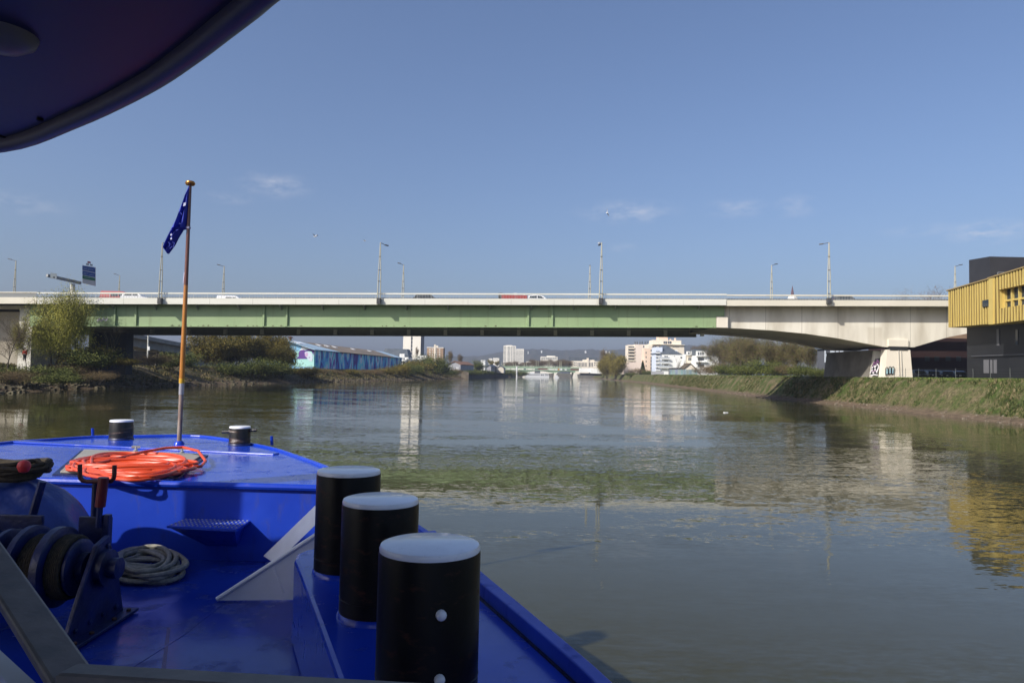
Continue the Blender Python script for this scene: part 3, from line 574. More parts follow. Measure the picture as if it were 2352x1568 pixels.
def road_z(u, Y):
    p = at(u, rowv(u, 683.4, 690.4), YB); return p.z - .02
def put(car, u, Y, rz=0, dz=0):
    car.location = (at(u, 690, Y).x, Y, road_z(u, Y) + dz); car.rotation_euler = (0, 0, rz); return car
put(make_car('parked_car', 'black hatchback driving along the bridge behind the railing', 'car', BLACKC, CARP, CARR, 1.75, CARR, CARG) if False else make_car('black_car', 'black hatchback driving along the bridge behind the railing', 'car', BLACKC, CARP, 4.2, 1.75, CARR, CARG), 982, 107.5)
put(make_car('white_car', 'white hatchback driving along the middle of the bridge', 'car', WHITEC, CARP, 4.2, 1.75, CARR, CARG), 1238, 107.5, dz=-.12)
put(make_car('grey_car', 'dark grey car driving above the concrete arch of the bridge', 'car', GREYC, CARP, 4.2, 1.75, CARR, CARG), 1941, 106.5, dz=-.02)
put(make_car('white_van', 'small white van driving on the left of the bridge', 'van', WHITEC, VANP, 4.8, 1.8, VANR, VANG), 535, 115, dz=-.15)
put(make_car('white_car', 'white car in front of the red van near the left end of the bridge', 'car', WHITEC, CARP, 4.2, 1.75, CARR, CARG), 314, 107, dz=-.05)
rv = put(make_car('red_van', 'large red delivery van near the left end of the bridge', 'van', REDC, VANP, 4.8, 1.9, VANR, VANG), 276, 111, dz=.0); rv.scale = (1.15, 1, 1.02)
# flatbed with a red low body and white posts
fb = thing('flatbed_truck', 'low red flatbed vehicle with white uprights on the bridge left of the white hatchback', 'truck')
obj('bed', MB().box((.2, 0, .75), (3.9, 1.8, .35)).box((.2, -.9, 1.15), (3.9, .04, .5)).box((.2, .9, 1.15), (3.9, .04, .5)), REDC, fb, local=True)
obj('engine_box', MB().box((-1.85, 0, 1.35), (.75, 1.3, .75)), LPD, fb, local=True, bevel=.12)
for x, h in ((-1.15, .45), (.35, .55), (1.7, .5)): obj('upright', MB().box((x, 0, 1.2 + h / 2), (.22 if x != .35 else .5, 1.2, h)), WHITE, fb, local=True)
obj('rail', MB().bar((1.0, -.9, 1.55), (2.15, -.9, 1.5), .04), STEEL, fb, local=True); wheelset(fb, (-1.3, 1.3), .8, .34); put(fb, 1178, 107.5, dz=-.06)
# ================================================================== BUILDINGS
GZ = 3.3
def bx(u0, u1, vt, Y, Y2, zb=GZ, vref=None):
    a, c = at(u0, 850, Y), at(u1, 850, Y); z = at((u0 + u1) / 2, vt, Y).z
    return a.x, c.x, zb, z
def block(name, u0, u1, vt, Y, dep, m, par, zb=GZ, label=None, bevel=0):
    x0, x1, z0, z1 = bx(u0, u1, vt, Y, dep, zb)
    return obj(name, MB().box(((x0 + x1) / 2, Y + dep / 2, (z0 + z1) / 2), (x1 - x0, dep, z1 - z0)), m, par, label=label, bevel=bevel)
def win(par, u0, u1, v0, v1, Y, m=None, name='window', proud=.06, fr=None):
    a, c = at(u0, v0, Y), at(u1, v1, Y)
    o = obj(name, MB().box(((a.x + c.x) / 2, Y, (a.z + c.z) / 2), (abs(c.x - a.x), proud * 2, abs(a.z - c.z))), m or DGLASS, par)
    if fr is not None: obj('frame', MB().box(((a.x + c.x) / 2, Y - .01, (a.z + c.z) / 2), (.12, proud * 2 + .1, abs(a.z - c.z))), fr, o)
    return o
def balcony(par, u0, u1, v0, v1, Y, dep, m):
    a, c = at(u0, v0, Y), at(u1, v1, Y)
    return obj('balcony', MB().box(((a.x + c.x) / 2, Y - dep / 2, (a.z + c.z) / 2), (abs(c.x - a.x), dep, abs(a.z - c.z))), m, par)
def build(name, label, u, Y, cat='building'): return thing(name, label, cat, at(u, 855, Y))
OFFW = mat('offwhite_render', (.82, .78, .69), .8, c2=(.78, .74, .65), scale=.1); PEACH = mat('peach_render', (.74, .56, .42), .8, c2=(.78, .61, .48), scale=.1); CREAM = mat('cream_render', (.76, .68, .56), .8, c2=(.70, .63, .52), scale=.15)
WHR = mat('white_render', (.80, .80, .77), .8, c2=(.74, .74, .71), scale=.2); BRICK = mat('tan_brick', (.30, .20, .13), .85, c2=(.36, .25, .17), scale=.2); SLATE = mat('slate_roof', (.07, .085, .10), .6, c2=(.10, .115, .13), scale=.4, bump=.03, bscale=2)
TILE = mat('tile_roof', (.30, .15, .08), .8, c2=(.22, .12, .07), scale=.4); DARKM = mat('dark_cladding', (.010, .011, .014), .5, c2=(.014, .015, .018), scale=.5, bump=.006, bscale=2); GREYW = mat('grey_render', (.38, .38, .40), .8, c2=(.32, .32, .34), scale=.3)
# --- gold clad building on the right bank
gb = build('gold_building', 'modern building with folded gold cladding over a black base beside the bridge', 2240, 85)
gm = bpy.data.materials.new('gold_cladding'); t, b = nt(gm); L = t.links.new
b.inputs['Base Color'].default_value = (.5, .3, .045, 1); b.inputs['Metallic'].default_value = .15; b.inputs['Roughness'].default_value = .42
g = t.nodes.new('ShaderNodeNewGeometry'); n1 = t.nodes.new('ShaderNodeTexNoise'); n1.inputs['Scale'].default_value = .8; L(g.outputs['Position'], n1.inputs[0])
r1 = t.nodes.new('ShaderNodeValToRGB'); r1.color_ramp.elements[0].color = (.50, .37, .10, 1); r1.color_ramp.elements[1].color = (.60, .46, .15, 1); L(n1.outputs['Fac'], r1.inputs[0]); L(r1.outputs[0], b.inputs['Base Color'])
pA, pAb = at(2178.5, 668.5, 92), at(2180, 752, 92)      # far corner, top and bottom
XW = pA.x
def on_wall(u, v, X):
    r = ray(u, v); k = X / r.x; return CAM + r * k
BACK = mat('bronze_backing', (.17, .115, .03), .6, c2=(.12, .08, .022), scale=.8)
def gold_wall(X, ya, yb, zta, ztb, zba, zbb, pitch, seed, name, par, hole=None):
    """gold slats of uneven width and slight lean standing in front of a bronze sheet, on plane x = X from depth ya (far) to yb (near)"""
    r = random.Random(seed); mb = MB(); bk = MB(); n = max(1, int(abs(ya - yb) / pitch))
    def zz(y): k = (y - ya) / (yb - ya); return zba + (zbb - zba) * k, zta + (ztb - zta) * k
    b0, t0 = zz(ya); b1, t1 = zz(yb)
    bk.hexa([(X - .03, yb, b1), (X - .03, yb, t1), (X - .03, ya, b0), (X - .03, ya, t0), (X + .01, yb, b1), (X + .01, yb, t1), (X + .01, ya, b0), (X + .01, ya, t0)])
    for i in range(n):
        y = ya + (yb - ya) * (i + .5) / n; w0 = pitch * r.uniform(.16, .26); w1 = pitch * r.uniform(.16, .26); le = r.uniform(-.05, .05); zb, zt = zz(y); dp = r.uniform(.06, .10)
        mb.hexa([(X - .03 - dp, y - w0 - le, zb), (X - .03 - dp, y - w1 + le, zt), (X - .03 - dp, y + w0 - le, zb), (X - .03 - dp, y + w1 + le, zt), (X - .02, y - w0 - le, zb), (X - .02, y - w1 + le, zt), (X - .02, y + w0 - le, zb), (X - .02, y + w1 + le, zt)])
    o = obj(name, mb, gm, par); obj('backing', bk, BACK, o); return o
# depth where the wall meets given columns
yb1 = on_wall(2281, 700, XW).y; yN = 62.0
zt_a = pA.z; ztop = lambda y: zt_a + (92 - y) * ((on_wall(2272, 642, XW).z - zt_a) / (92 - on_wall(2272, 642, XW).y))
zb_a = pAb.z; zbot = lambda y: zb_a + (92 - y) * ((on_wall(2272, 744, XW).z - zb_a) / (92 - on_wall(2272, 744, XW).y))
gold_wall(XW, 92, yb1, ztop(92), ztop(yb1), zbot(92), zbot(yb1), .47, 3, 'cladding', gb, hole=None)
obj('gold_box', MB().hexa([(XW + .02, yN, zbot(yN)), (XW + .02, yN, ztop(yN)), (XW + .02, 91.9, zbot(92)), (XW + .02, 91.9, ztop(92)), (XW + 26, yN, zbot(yN)), (XW + 26, yN, ztop(yN)), (XW + 26, 91.9, zbot(92)), (XW + 26, 91.9, ztop(92))]), gm, gb)
obj('parapet_cap', MB().hexa([(XW - .25, yN, ztop(yN)), (XW - .25, yN, ztop(yN) + .14), (XW - .25, 92.1, ztop(92)), (XW - .25, 92.1, ztop(92) + .14), (XW + 26.1, yN, ztop(yN)), (XW + 26.1, yN, ztop(yN) + .14), (XW + 26.1, 92.1, ztop(92)), (XW + 26.1, 92.1, ztop(92) + .14)]), mat('cap_bronze', (.28, .20, .08), .5), gb)
XB = XW - 1.5   # projecting bay
yba = on_wall(2274, 700, XB).y; tb0 = on_wall(2274, 640, XB).z; tb1 = on_wall(2352, 616, XB); bb0 = on_wall(2279, 745, XB).z; bb1 = on_wall(2352, 735, XB)
ex = lambda y, a, c, yc: a + (c - a) * (yba - y) / (yba - yc)
hole = (on_wall(2296, 690, XB).y, 60.0)
def bayz(y): return ex(y, bb0, bb1.z, bb1.y), ex(y, tb0, tb1.z, tb1.y)
zl, zh = on_wall(2330, 712, XB).z, on_wall(2330, 662, XB).z
b0_, t0_ = bayz(yba); b1_, t1_ = bayz(yN)
def strip_wall(ya, yb, f0, f1, seed, nm): gold_wall(XB, ya, yb, f1(ya), f1(yb), f0(ya), f0(yb), .45, seed, nm, gb)
yh = hole[0]
wz0 = lambda y: on_wall(2300, 708, XB).z + (y - on_wall(2300, 708, XB).y) * -0.02; wz1 = lambda y: on_wall(2300, 665, XB).z + (yh - y) * .03
strip_wall(yba, yh, lambda y: bayz(y)[0], lambda y: bayz(y)[1], 5, 'cladding')
strip_wall(yh, yN, wz1, lambda y: bayz(y)[1], 6, 'cladding'); strip_wall(yh, yN, lambda y: bayz(y)[0], wz0, 7, 'cladding')
obj('bay_box', MB().hexa([(XB + .02, yh - .02, b0_), (XB + .02, yh - .02, t0_), (XB + .02, yba, b0_), (XB + .02, yba, t0_), (XW, yh - .02, b0_), (XW, yh - .02, t0_), (XW, yba, b0_), (XW, yba, t0_)]), gm, gb)
obj('bay_slab', MB().hexa([(XB + .02, yN, b1_), (XB + .02, yN, wz0(yN) - .05), (XB + .02, yh, b0_), (XB + .02, yh, wz0(yh) - .05), (XW, yN, b1_), (XW, yN, wz0(yN) - .05), (XW, yh, b0_), (XW, yh, wz0(yh) - .05)]), gm, gb)
obj('bay_slab', MB().hexa([(XB + .02, yN, wz1(yN) + .05), (XB + .02, yN, t1_), (XB + .02, yh, wz1(yh) + .05), (XB + .02, yh, t0_), (XW, yN, wz1(yN) + .05), (XW, yN, t1_), (XW, yh, wz1(yh) + .05), (XW, yh, t0_)]), gm, gb)
obj('parapet_cap', MB().hexa([(XB - .22, yN, t1_), (XB - .22, yN, t1_ + .14), (XB - .22, yba + .1, t0_), (XB - .22, yba + .1, t0_ + .14), (XW, yN, t1_), (XW, yN, t1_ + .14), (XW, yba + .1, t0_), (XW, yba + .1, t0_ + .14)]), MATS['cap_bronze'], gb)
obj('corner_strip', MB().hexa([(XB - .16, yba - .75, b0_), (XB - .16, yba - .75, t0_), (XB - .16, yba, b0_), (XB - .16, yba, t0_), (XB, yba - .75, b0_), (XB, yba - .75, t0_), (XB, yba, b0_), (XB, yba, t0_)]), gm, gb)
wn = obj('window', MB().box((XB + .75, (yh + yN) / 2, (wz0(yh) + wz1(yh)) / 2), (.06, yh - yN, wz1(yN) - wz0(yN) + .6)), GLASS, gb, label='long band window in the gold bay')
yy = yh - .12
while yy > yN + .5: obj('mullion', MB().box((XB + .6, yy, (wz0(yy) + wz1(yy)) / 2), (.34, .17, wz1(yy) - wz0(yy) + .1)), gm, wn); yy -= 1.15
obj('transom', MB().box((XB + .62, (yh + yN) / 2, wz0(yh) + (wz1(yh) - wz0(yh)) * .42), (.18, yh - yN, .2)), gm, wn)
w2a, w2b = on_wall(2261, 690, XW), on_wall(2276, 703, XW); sw = obj('window', MB().box((XW - .1, (w2a.y + w2b.y) / 2, (w2a.z + w2b.z) / 2), (.3, abs(w2a.y - w2b.y), abs(w2a.z - w2b.z))), GLASS, gb, label='small slot window beside the bay')
# black ground storey, set back
XK = at(2221, 800, 92).x; ykf = 92.0
obj('base_block', MB().box((XK + 13, (ykf + yN) / 2, (3.2 + zbot(80)) / 2), (26, ykf - yN, zbot(80) - 3.2 + .6)), DARKM, gb)
obj('plinth_band', MB().box((XK + .3, (ykf + yN) / 2 - .5, 7.0), (1.0, ykf - yN - 1.2, .18)), mat('band_grey', (.05, .052, .06), .5), gb)
def kwin(u0, u1, v0, v1, m, nm='window', lab=None):
    a, c = on_wall(u0, v0, XK), on_wall(u1, v1, XK)
    return obj(nm, MB().box((XK, (a.y + c.y) / 2, (a.z + c.z) / 2), (.12, abs(a.y - c.y), abs(a.z - c.z))), m, gb, label=lab)
PAN = mat('pale_panel', (.13, .13, .14), .5)
kwin(2290, 2295.5, 756, 793, PAN); kwin(2333, 2339, 757, 790, GLASS); kwin(2260, 2272, 826, 857, PAN, 'door'); kwin(2275, 2280, 826, 857, PAN, 'door'); kwin(2283, 2290, 826, 857, PAN, 'door')
# black roof block
kx = at(2223.5, 620, 90.5).x; kyf = 90.3; kyn = 85.2; kz0 = ztop(90) - .5; kz1 = at(2223.5, 597, kyf).z
kxn = at(2273.5, 589, kyn).x; kz2 = at(2273.5, 589, kyn).z
obj('roof_block', MB().hexa([(kxn, kyn, kz0), (kxn, kyn, kz2), (kx, kyf, kz0), (kx, kyf, kz1), (kxn + 16, kyn, kz0), (kxn + 16, kyn, kz2), (kx + 16, kyf, kz0), (kx + 16, kyf, kz1)]), mat('black_roof_cladding', (.024, .024, .028), .6, c2=(.03, .03, .034), scale=.6, bump=.01, bscale=6), gb)
rl = MB()
for i in range(7):
    p = Vector((kxn + .4 + i * .9, kyn - .8, ztop(kyn))); rl.tube([p, p + Vector((0, 0, 1.0))], .03, 5)
rl.tube([(kxn + .4, kyn - .8, ztop(kyn) + 1), (kxn + 5.8, kyn - .8, ztop(kyn) + 1)], .03, 5); rl.tube([(kxn + .4, kyn - .8, ztop(kyn) + .55), (kxn + 5.8, kyn - .8, ztop(kyn) + .55)], .02, 5)
obj('roof_rail', rl, STEEL, gb)
# --- dark red building in the shade beyond the pier
rb = build('red_building', 'dark red building in deep shade under the bridge right of the pier', 2160, 128)
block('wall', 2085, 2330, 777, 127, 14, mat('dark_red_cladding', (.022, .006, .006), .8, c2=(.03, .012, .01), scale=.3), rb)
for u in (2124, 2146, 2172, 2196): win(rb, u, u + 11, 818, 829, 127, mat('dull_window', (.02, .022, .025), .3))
bh = build('brick_house', 'brown brick house wall lit above the dark red building under the bridge', 2190, 170); block('wall', 2105, 2300, 760, 165, 12, mat('brown_brick', (.23, .15, .09), .85, c2=(.17, .11, .07), scale=.4), bh, label=None); win(bh, 2150, 2156, 768, 776, 165)
# --- modern house left of the pier
mh = build('modern_house', 'small modern two storey house with white upper panels behind the bridge pier', 1915, 158)
block('wall', 1893, 1968, 802, 158, 3.5, mat('house_dark_render', (.085, .09, .105), .8), mh); block('roof', 1890, 1972, 797, 157.7, 4, SLATE, mh, zb=at(1915, 802, 158).z + .01)
LPL = mat('pale_blue_panel', (.55, .60, .66), .6)
for u0, u1 in ((1894, 1896.5), (1907, 1917), (1920, 1926), (1929, 1937), (1897.5, 1906)): win(mh, u0, u1, 805 if u1 != 1906 else 813, 832, 157.95, LPL, 'panel')
win(mh, 1898, 1904, 823, 830, 157.8, GLASS)
for u0, u1 in ((1894.5, 1896), (1898, 1900), (1905, 1906), (1910, 1912)): win(mh, u0, u1, 845, 864, 157.9, WHITE, 'post')
win(mh, 1916, 1934, 843, 853, 157.9, GLASS); win(mh, 1916, 1934, 853, 858, 157.85, WHITE, 'sill')
# --- warehouse with the mural
wh = build('warehouse', 'long low warehouse with purple and turquoise mural on its walls on the left bank', 790, 260, 'warehouse')
YW0, YW1 = 214.0, 330.0; c0, c1 = at(722, 803, YW0), at(923, 822, YW1); ap = at(657, 781.5, YW0)
ez = c0.z; rz_ = ap.z; X0, X1 = c0.x, c1.x; hwid = X0 - ap.x
dX = (X1 - X0)
def wv(x, k, z): return (x + dX * k, YW0 + (YW1 - YW0) * k, z)
mm_ = bpy.data.materials.new('mural_paint'); t, b = nt(mm_); L = t.links.new; b.inputs['Roughness'].default_value = .8
g = t.nodes.new('ShaderNodeNewGeometry'); mp = t.nodes.new('ShaderNodeMapping'); mp.inputs['Scale'].default_value = (1, .42, .16); L(g.outputs['Position'], mp.inputs[0])
n1 = t.nodes.new('ShaderNodeTexNoise'); n1.inputs['Scale'].default_value = .42; n1.inputs['Detail'].default_value = 5; n1.inputs['Distortion'].default_value = 1.0; L(mp.outputs[0], n1.inputs[0])
r1 = t.nodes.new('ShaderNodeValToRGB'); r1.color_ramp.interpolation = 'CONSTANT'; e = r1.color_ramp.elements
e[0].position = 0; e[0].color = (.10, .05, .30, 1); e[1].position = .42; e[1].color = (.09, .22, .60, 1)
for q, c in ((.46, (.15, .48, .80)), (.50, (.26, .74, .80)), (.545, (.74, .80, .88)), (.60, (.20, .11, .46)), (.65, (.32, .78, .80))): x = e.new(q); x.color = (*c, 1)
L(n1.outputs['Fac'], r1.inputs[0]); L(r1.outputs[0], b.inputs['Base Color'])
obj('wall', MB().hexa([wv(X0 - .3, 0, 3.2), wv(X0 - .3, 0, ez), wv(X0 - .3, 1, 3.2), wv(X0 - .3, 1, ez), wv(X0, 0, 3.2), wv(X0, 0, ez), wv(X0, 1, 3.2), wv(X0, 1, ez)]), mm_, wh, label='long mural wall in violet, blue and turquoise facing the river')
SKYB = mat('mural_sky_blue', (.24, .50, .72), .8); MURW = mat('mural_white', (.78, .80, .82), .8)
gw = obj('gable', MB().prism([wv(X0 - .02, 0, 3.2), wv(X0 - .02, 0, ez), wv(ap.x, 0, rz_), wv(X0 - 2 * hwid, 0, ez), wv(X0 - 2 * hwid, 0, 3.2)], (0, .3, 0)), SKYB, wh, label='sunlit gable painted pale blue, white and purple')
def gpoly(pts, m, off, nm='painted_shape'): obj(nm, MB().prism([at(u, v, YW0) + Vector((0, -off, 0)) for u, v in pts], (0, .03, 0)), m, gw)
MPUR = mat('mural_purple', (.13, .055, .27), .8); MPAL = mat('mural_pale_face', (.62, .70, .78), .8); MTEA = mat('mural_mint', (.42, .74, .68), .8); MPNK = mat('mural_pink', (.60, .42, .62), .8)
gpoly([(655, 783), (657, 782), (663, 784), (659, 787), (654, 790)], MURW, .05); gpoly([(694, 793), (714, 801), (700, 803), (688, 804), (692, 800)], MURW, .05)
gpoly([(677, 806), (690, 806), (700, 803), (715, 800.6), (721, 804), (721.3, 842), (690, 842), (676, 842)], MTEA, .05)
gpoly([(688, 806), (694, 803.5), (698, 803), (701, 804.5), (712, 801), (721, 804), (720, 815), (715, 806), (707, 806), (700, 809), (702, 819), (707, 822), (705, 824), (680, 824), (686, 818), (686, 810)], MPUR, .09)
gpoly([(700, 809), (704, 807), (712, 808), (717, 813), (719, 822), (716, 830), (710, 828), (706, 822), (701, 817)], MPAL, .13); gpoly([(700.5, 811), (706, 809), (708, 813), (706, 819), (701.5, 818)], MPNK, .17); gpoly([(708.5, 820.6), (711, 819.8), (713, 820.4), (711, 821.6)], MPUR, .17)
RBL = mat('roof_pale_blue', (.30, .42, .52), .6, c2=(.36, .48, .57), scale=.3); RBR = mat('roof_weathered_brown', (.17, .135, .10), .85, c2=(.24, .19, .14), scale=.35, stretch=(1, .3, 1), bump=.02, bscale=2)
def roofseg(k0, k1, m, side=1, lab=None, k0r=None, k1r=None):
    k0r = k0 if k0r is None else k0r; k1r = k1 if k1r is None else k1r
    if side > 0: P = [wv(X0 + .5, k0, ez - .15), wv(X0 + .5, k1, ez - .15), wv(ap.x, k1r, rz_), wv(ap.x, k0r, rz_)]
    else: P = [wv(X0 - 2 * hwid - .5, k0, ez - .15), wv(X0 - 2 * hwid - .5, k1, ez - .15), wv(ap.x, k1r, rz_), wv(ap.x, k0r, rz_)]
    return obj('roof', MB().prism(P, (0, 0, .2)), m, wh, label=lab)
rf1 = roofseg(-.01, .20, RBL, 1, 'pale blue painted front of the roof', -.01, .10); rf2 = roofseg(.2003, .86, RBR, 1, 'weathered brown roof sheets', .1003, .86); roofseg(.8603, 1, RBL, 1, 'pale blue far end of the roof'); roofseg(-.01, 1, RBR, -1)
def on_roof(k, s, w, l, m, nm='skylight'):  # s: 0 eave .. 1 ridge
    x = X0 + (ap.x - X0) * s; z = ez + (rz_ - ez) * s + .12; th = math.atan2(rz_ - ez, hwid)
    o = obj(nm, MB().box(wv(x, k, z + .12), (w, l, .12), ry=th), m, rf2 if nm == 'skylight' else rf1)
for k in (.19, .26, .33, .52, .72): on_roof(k, .72, 1.6, 3.2, MURW)
on_roof(.04, .72, 2.4, 8, MURW, 'painted_stripe')
obj('roof_vent', MB().tube([wv(ap.x, .03, rz_), wv(ap.x, .03, rz_ + .9)], .35, 8).lathe([(.1, 0), (.8, .1), (.8, .3), (.1, .6)], wv(ap.x, .03, rz_ + .8), 'Z', 10), RUST, wh)
# --- houses, tower block and brick block behind the warehouse
th = build('terrace_house', 'white apartment house with slate mansard roof and balconies behind the warehouse end', 910, 400)
block('wall', 917, 937, 820, 395, 14, WHR, th); ct = th
P = [at(872, 821, 400), at(940, 821, 400), at(935, 801.5, 404), at(885, 800, 404)]; obj('roof', MB().prism([(p.x, 398, p.z) for p in (P[0], P[1])] + [(P[2].x, 404, P[2].z), (P[3].x, 404, P[3].z)], (0, 12, 0)), SLATE, th)
for v in (824, 831, 838): balcony(th, 919, 931, v + 2, v + 5, 395, 1.2, WHR); win(th, 921, 924, v - 2, v + 3, 394.9); win(th, 926, 929, v - 2, v + 3, 394.9)
for u in (921, 927): obj('dormer', MB().box(at(u, 816, 396.5), (1.3, 2.2, 1.8)), WHR, th)
lh = build('low_house', 'low cream house in front of the slate roofed apartments left of the big bush', 947, 370); block('wall', 931, 957, 831, 370, 9, CREAM, lh); obj('roof', MB().hexa([Vector(q) for q in [(at(930, 831, 369.5).x, 369.5, at(930, 831, 370).z), (at(932, 826, 370).x, 373, at(932, 824, 370).z), (at(930, 831, 369.5).x, 379.5, at(930, 831, 370).z), (at(932, 826, 370).x, 376, at(932, 824, 370).z), (at(958, 831, 369.5).x, 369.5, at(958, 831, 370).z), (at(956, 826, 370).x, 373, at(956, 824, 370).z), (at(958, 831, 369.5).x, 379.5, at(958, 831, 370).z), (at(956, 826, 370).x, 376, at(956, 824, 370).z)]]), SLATE, lh)
for u in (935, 943, 951): win(lh, u, u + 3, 834, 838, 370)
tb = build('tower_block', 'tall pale tower block rising behind the bridge girder left of centre', 950, 520)
tz = 46.0
for (u0, u1) in ((925.5, 943.5), (947.5, 966)):
    x0, x1 = at(u0, 800, 520).x, at(u1, 800, 520).x; obj('wall', MB().box(((x0 + x1) / 2, 530, (3.3 + tz) / 2), (x1 - x0, 20, tz - 3.3)), OFFW, tb)
x0, x1 = at(943.5, 800, 520).x, at(947.5, 800, 520).x; sl_ = obj('stair_strip', MB().box(((x0 + x1) / 2, 530.4, (3.3 + tz) / 2), (x1 - x0, 20, tz - 3.5)), mat('stair_grey', (.30, .30, .30), .6), tb)
for i in range(15): obj('pane', MB().box(((x0 + x1) / 2, 520.38, 5 + i * 2.75), (x1 - x0 - .3, .1, 1.3)), DGLASS, sl_)
x0, x1 = at(966, 800, 520).x, at(966, 800, 520).x + .1; obj('side_wall', MB().box((x0 + .02 + (x1 - x0) / 2, 530, (3.3 + tz) / 2), (x1 - x0, 19, tz - 3.6)), mat('tower_side_shade', (.17, .16, .17), .8), tb)  # thin sheet over the side away from the sun, its shade painted dark
sb_ = build('white_block', 'small white apartment block at the foot of the tall tower block', 968, 470); block('wall', 956, 978, 816, 470, 10, WHR, sb_)
for v in (820, 826, 832): 
    for u in (960, 967, 973): win(sb_, u, u + 3.5, v, v + 1.8, 470)
bb_ = build('brick_block', 'tan brick apartment block with a cream chimney strip right of the tower block', 1000, 480)
block('wall', 979.5, 1017, 799, 480, 12, BRICK, bb_); block('cornice', 979, 1017.5, 797.3, 479.8, 12, OFFW, bb_, zb=at(1000, 799, 480).z + .01); block('chimney_strip', 995.5, 999.5, 791, 479.5, 2, CREAM, bb_); block('roof_tank', 1000, 1005, 793.5, 483, 3, CREAM, bb_, zb=at(1000, 797, 483).z)
x0, x1 = at(1017, 800, 480).x, at(1017, 800, 480).x + .1; obj('side_wall', MB().box(((x0 + x1) / 2 + .03, 486.5, (3.3 + at(1000, 799, 480).z) / 2), (x1 - x0, 11, at(1000, 799, 480).z - 3.6)), mat('brick_side_shade', (.05, .05, .06), .8), bb_)  # shade of the sunless side painted into this sheet, not darker brick
for v in (801.5, 807, 812.5, 818): 
    for u in (986, 992, 1001, 1008): win(bb_, u, u + 3.2 if u != 992 else u + 2.6, v, v + 2.8, 480, mat('white_shutter', (.62, .60, .55), .6))
# sheds on the left quay
def shed(label, u0, u1, us, vt, ve, Y, wallm, roofm, name='shed'):
    s = build(name, label, (u0 + u1) / 2, Y); a, c, m_ = at(u0, ve, Y), at(us, ve, Y), at((u0 + us) / 2, vt, Y); e = at(u1, ve, Y)
    dep = 12.0; kx = (e.x - c.x)
    gp = [(a.x, Y, 3.2), (a.x, Y, a.z), (m_.x, Y, m_.z), (c.x, Y, a.z), (c.x, Y, 3.2)]
    obj('wall', MB().prism(gp, (kx, dep * 2.2, 0)), wallm, s)
    obj('roof', MB().prism([(c.x + .4, Y - .5, a.z - .2), (m_.x, Y - .5, m_.z + .02), (m_.x, Y - .5, m_.z + .3), (c.x + .4, Y - .5, a.z + .1)], (kx, dep * 2.2 + 1, 0)).prism([(a.x - .4, Y - .5, a.z - .2), (m_.x, Y - .5, m_.z + .02), (m_.x, Y - .5, m_.z + .3), (a.x - .4, Y - .5, a.z + .1)], (kx, dep * 2.2 + 1, 0)), roofm, s); return s
s1 = shed('grey shed with a terracotta tiled roof on the left bank beyond the big round bush', 1030, 1082, 1058, 830, 836.5, 385, GREYW, TILE); win(s1, 1048, 1050, 843, 852, 385, WHITE); win(s1, 1051, 1053, 843, 852, 385, WHITE)
shed('low slate roofed shed right of the round tree on the left bank', 1118, 1139, 1128, 838, 842, 450, GREYW, SLATE); shed('small cream gabled shed at the end of the overgrown quay', 1140, 1160, 1157, 840, 845, 470, CREAM, SLATE)
# --- distant town
tw = build('twin_tower', 'white twin residential tower with stacked balconies standing far upstream', 1178, 1100)
block('wall', 1155, 1184, 794, 1100, 16, OFFW, tw); block('wall', 1184, 1202.5, 801, 1100.5, 16, OFFW, tw); block('roof_house', 1160, 1176, 792.6, 1102, 8, OFFW, tw, zb=at(1168, 794, 1100).z)
for i in range(14):
    v = 796 + i * 2.75
    for (u0, u1) in ((1156, 1162.5), (1165.5, 1171.5), (1173, 1177), (1178.5, 1183.5)): win(tw, u0, u1, v, v + 1.1, 1100, DGLASS, proud=.2)
    if i > 2: win(tw, 1185.5, 1202, v, v + 1.1, 1100.5, DGLASS, proud=.2)
def far_block(name, label, u0, u1, vt, Y, m, rows, cols=1, dep=14, top=None):
    s = build(name, label, (u0 + u1) / 2, Y); block('wall', u0, u1, vt, Y, dep, m, s)
    for v, h in rows:
        for i in range(cols):
            w = (u1 - u0 - 1.5) / cols; win(s, u0 + 1 + i * w, u0 + 1 + i * w + w - .7, v, v + h, Y, DGLASS, proud=.15)
    if top: block('roof_house', top[0], top[1], top[2], Y + 1, dep - 3, m, s, zb=at((u0 + u1) / 2, vt, Y).z)
    return s
far_block('hill_building', 'pale office block on the slope below the wooded hill', 1242, 1280, 819, 950, OFFW, [(820.5, 1.6), (824, 1.6)], 7, top=(1256, 1275, 817))
far_block('low_white_block', 'low white building beside the foot of the twin tower', 1209, 1228, 830, 900, OFFW, [(832, 1.2), (835, 1.2)], 3)
far_block('distant_block', 'pair of distant pale blocks left of the twin tower, the left one', 1122, 1130, 823, 1250, OFFW, [(825, 1), (828, 1)], 2); far_block('distant_block', 'wide distant pale block just left of the twin tower', 1132, 1146, 822, 1200, OFFW, [(825, 1)], 3)
far_block('distant_block', 'tiny white block above the round tree on the left bank', 1104, 1114, 827, 800, WHR, [(829, 1)], 2)
for i, (u, v, w) in enumerate(((1213, 803.5, 2), (1178, 808, 3), (1244, 801.5, 3), (1345, 802, 3), (1392, 802.5, 3.5), (1400, 803.5, 2))):
    s = build('hilltop_house', ['small white house on the left crest of the wooded hill', 'white hillside house partly behind the twin tower', 'white house on the hill crest above the office block', 'white house on the hill crest left of the willow', 'larger of two white houses on the hill crest above the willow', 'smaller of two white houses on the hill crest above the willow'][i], u, 2380, 'house'); pz_ = at(u, v + 4, 2380); obj('wall', MB().box((pz_.x, 2380, pz_.z - 3), (w * 1.3, 8, 8)), WHR, s)
    obj('roof', MB().prism([(pz_.x - w * .8, 2375, pz_.z + 1), (pz_.x + w * .8, 2375, pz_.z + 1), (pz_.x, 2375, pz_.z + 3)], (0, 10, 0)), SLATE, s)
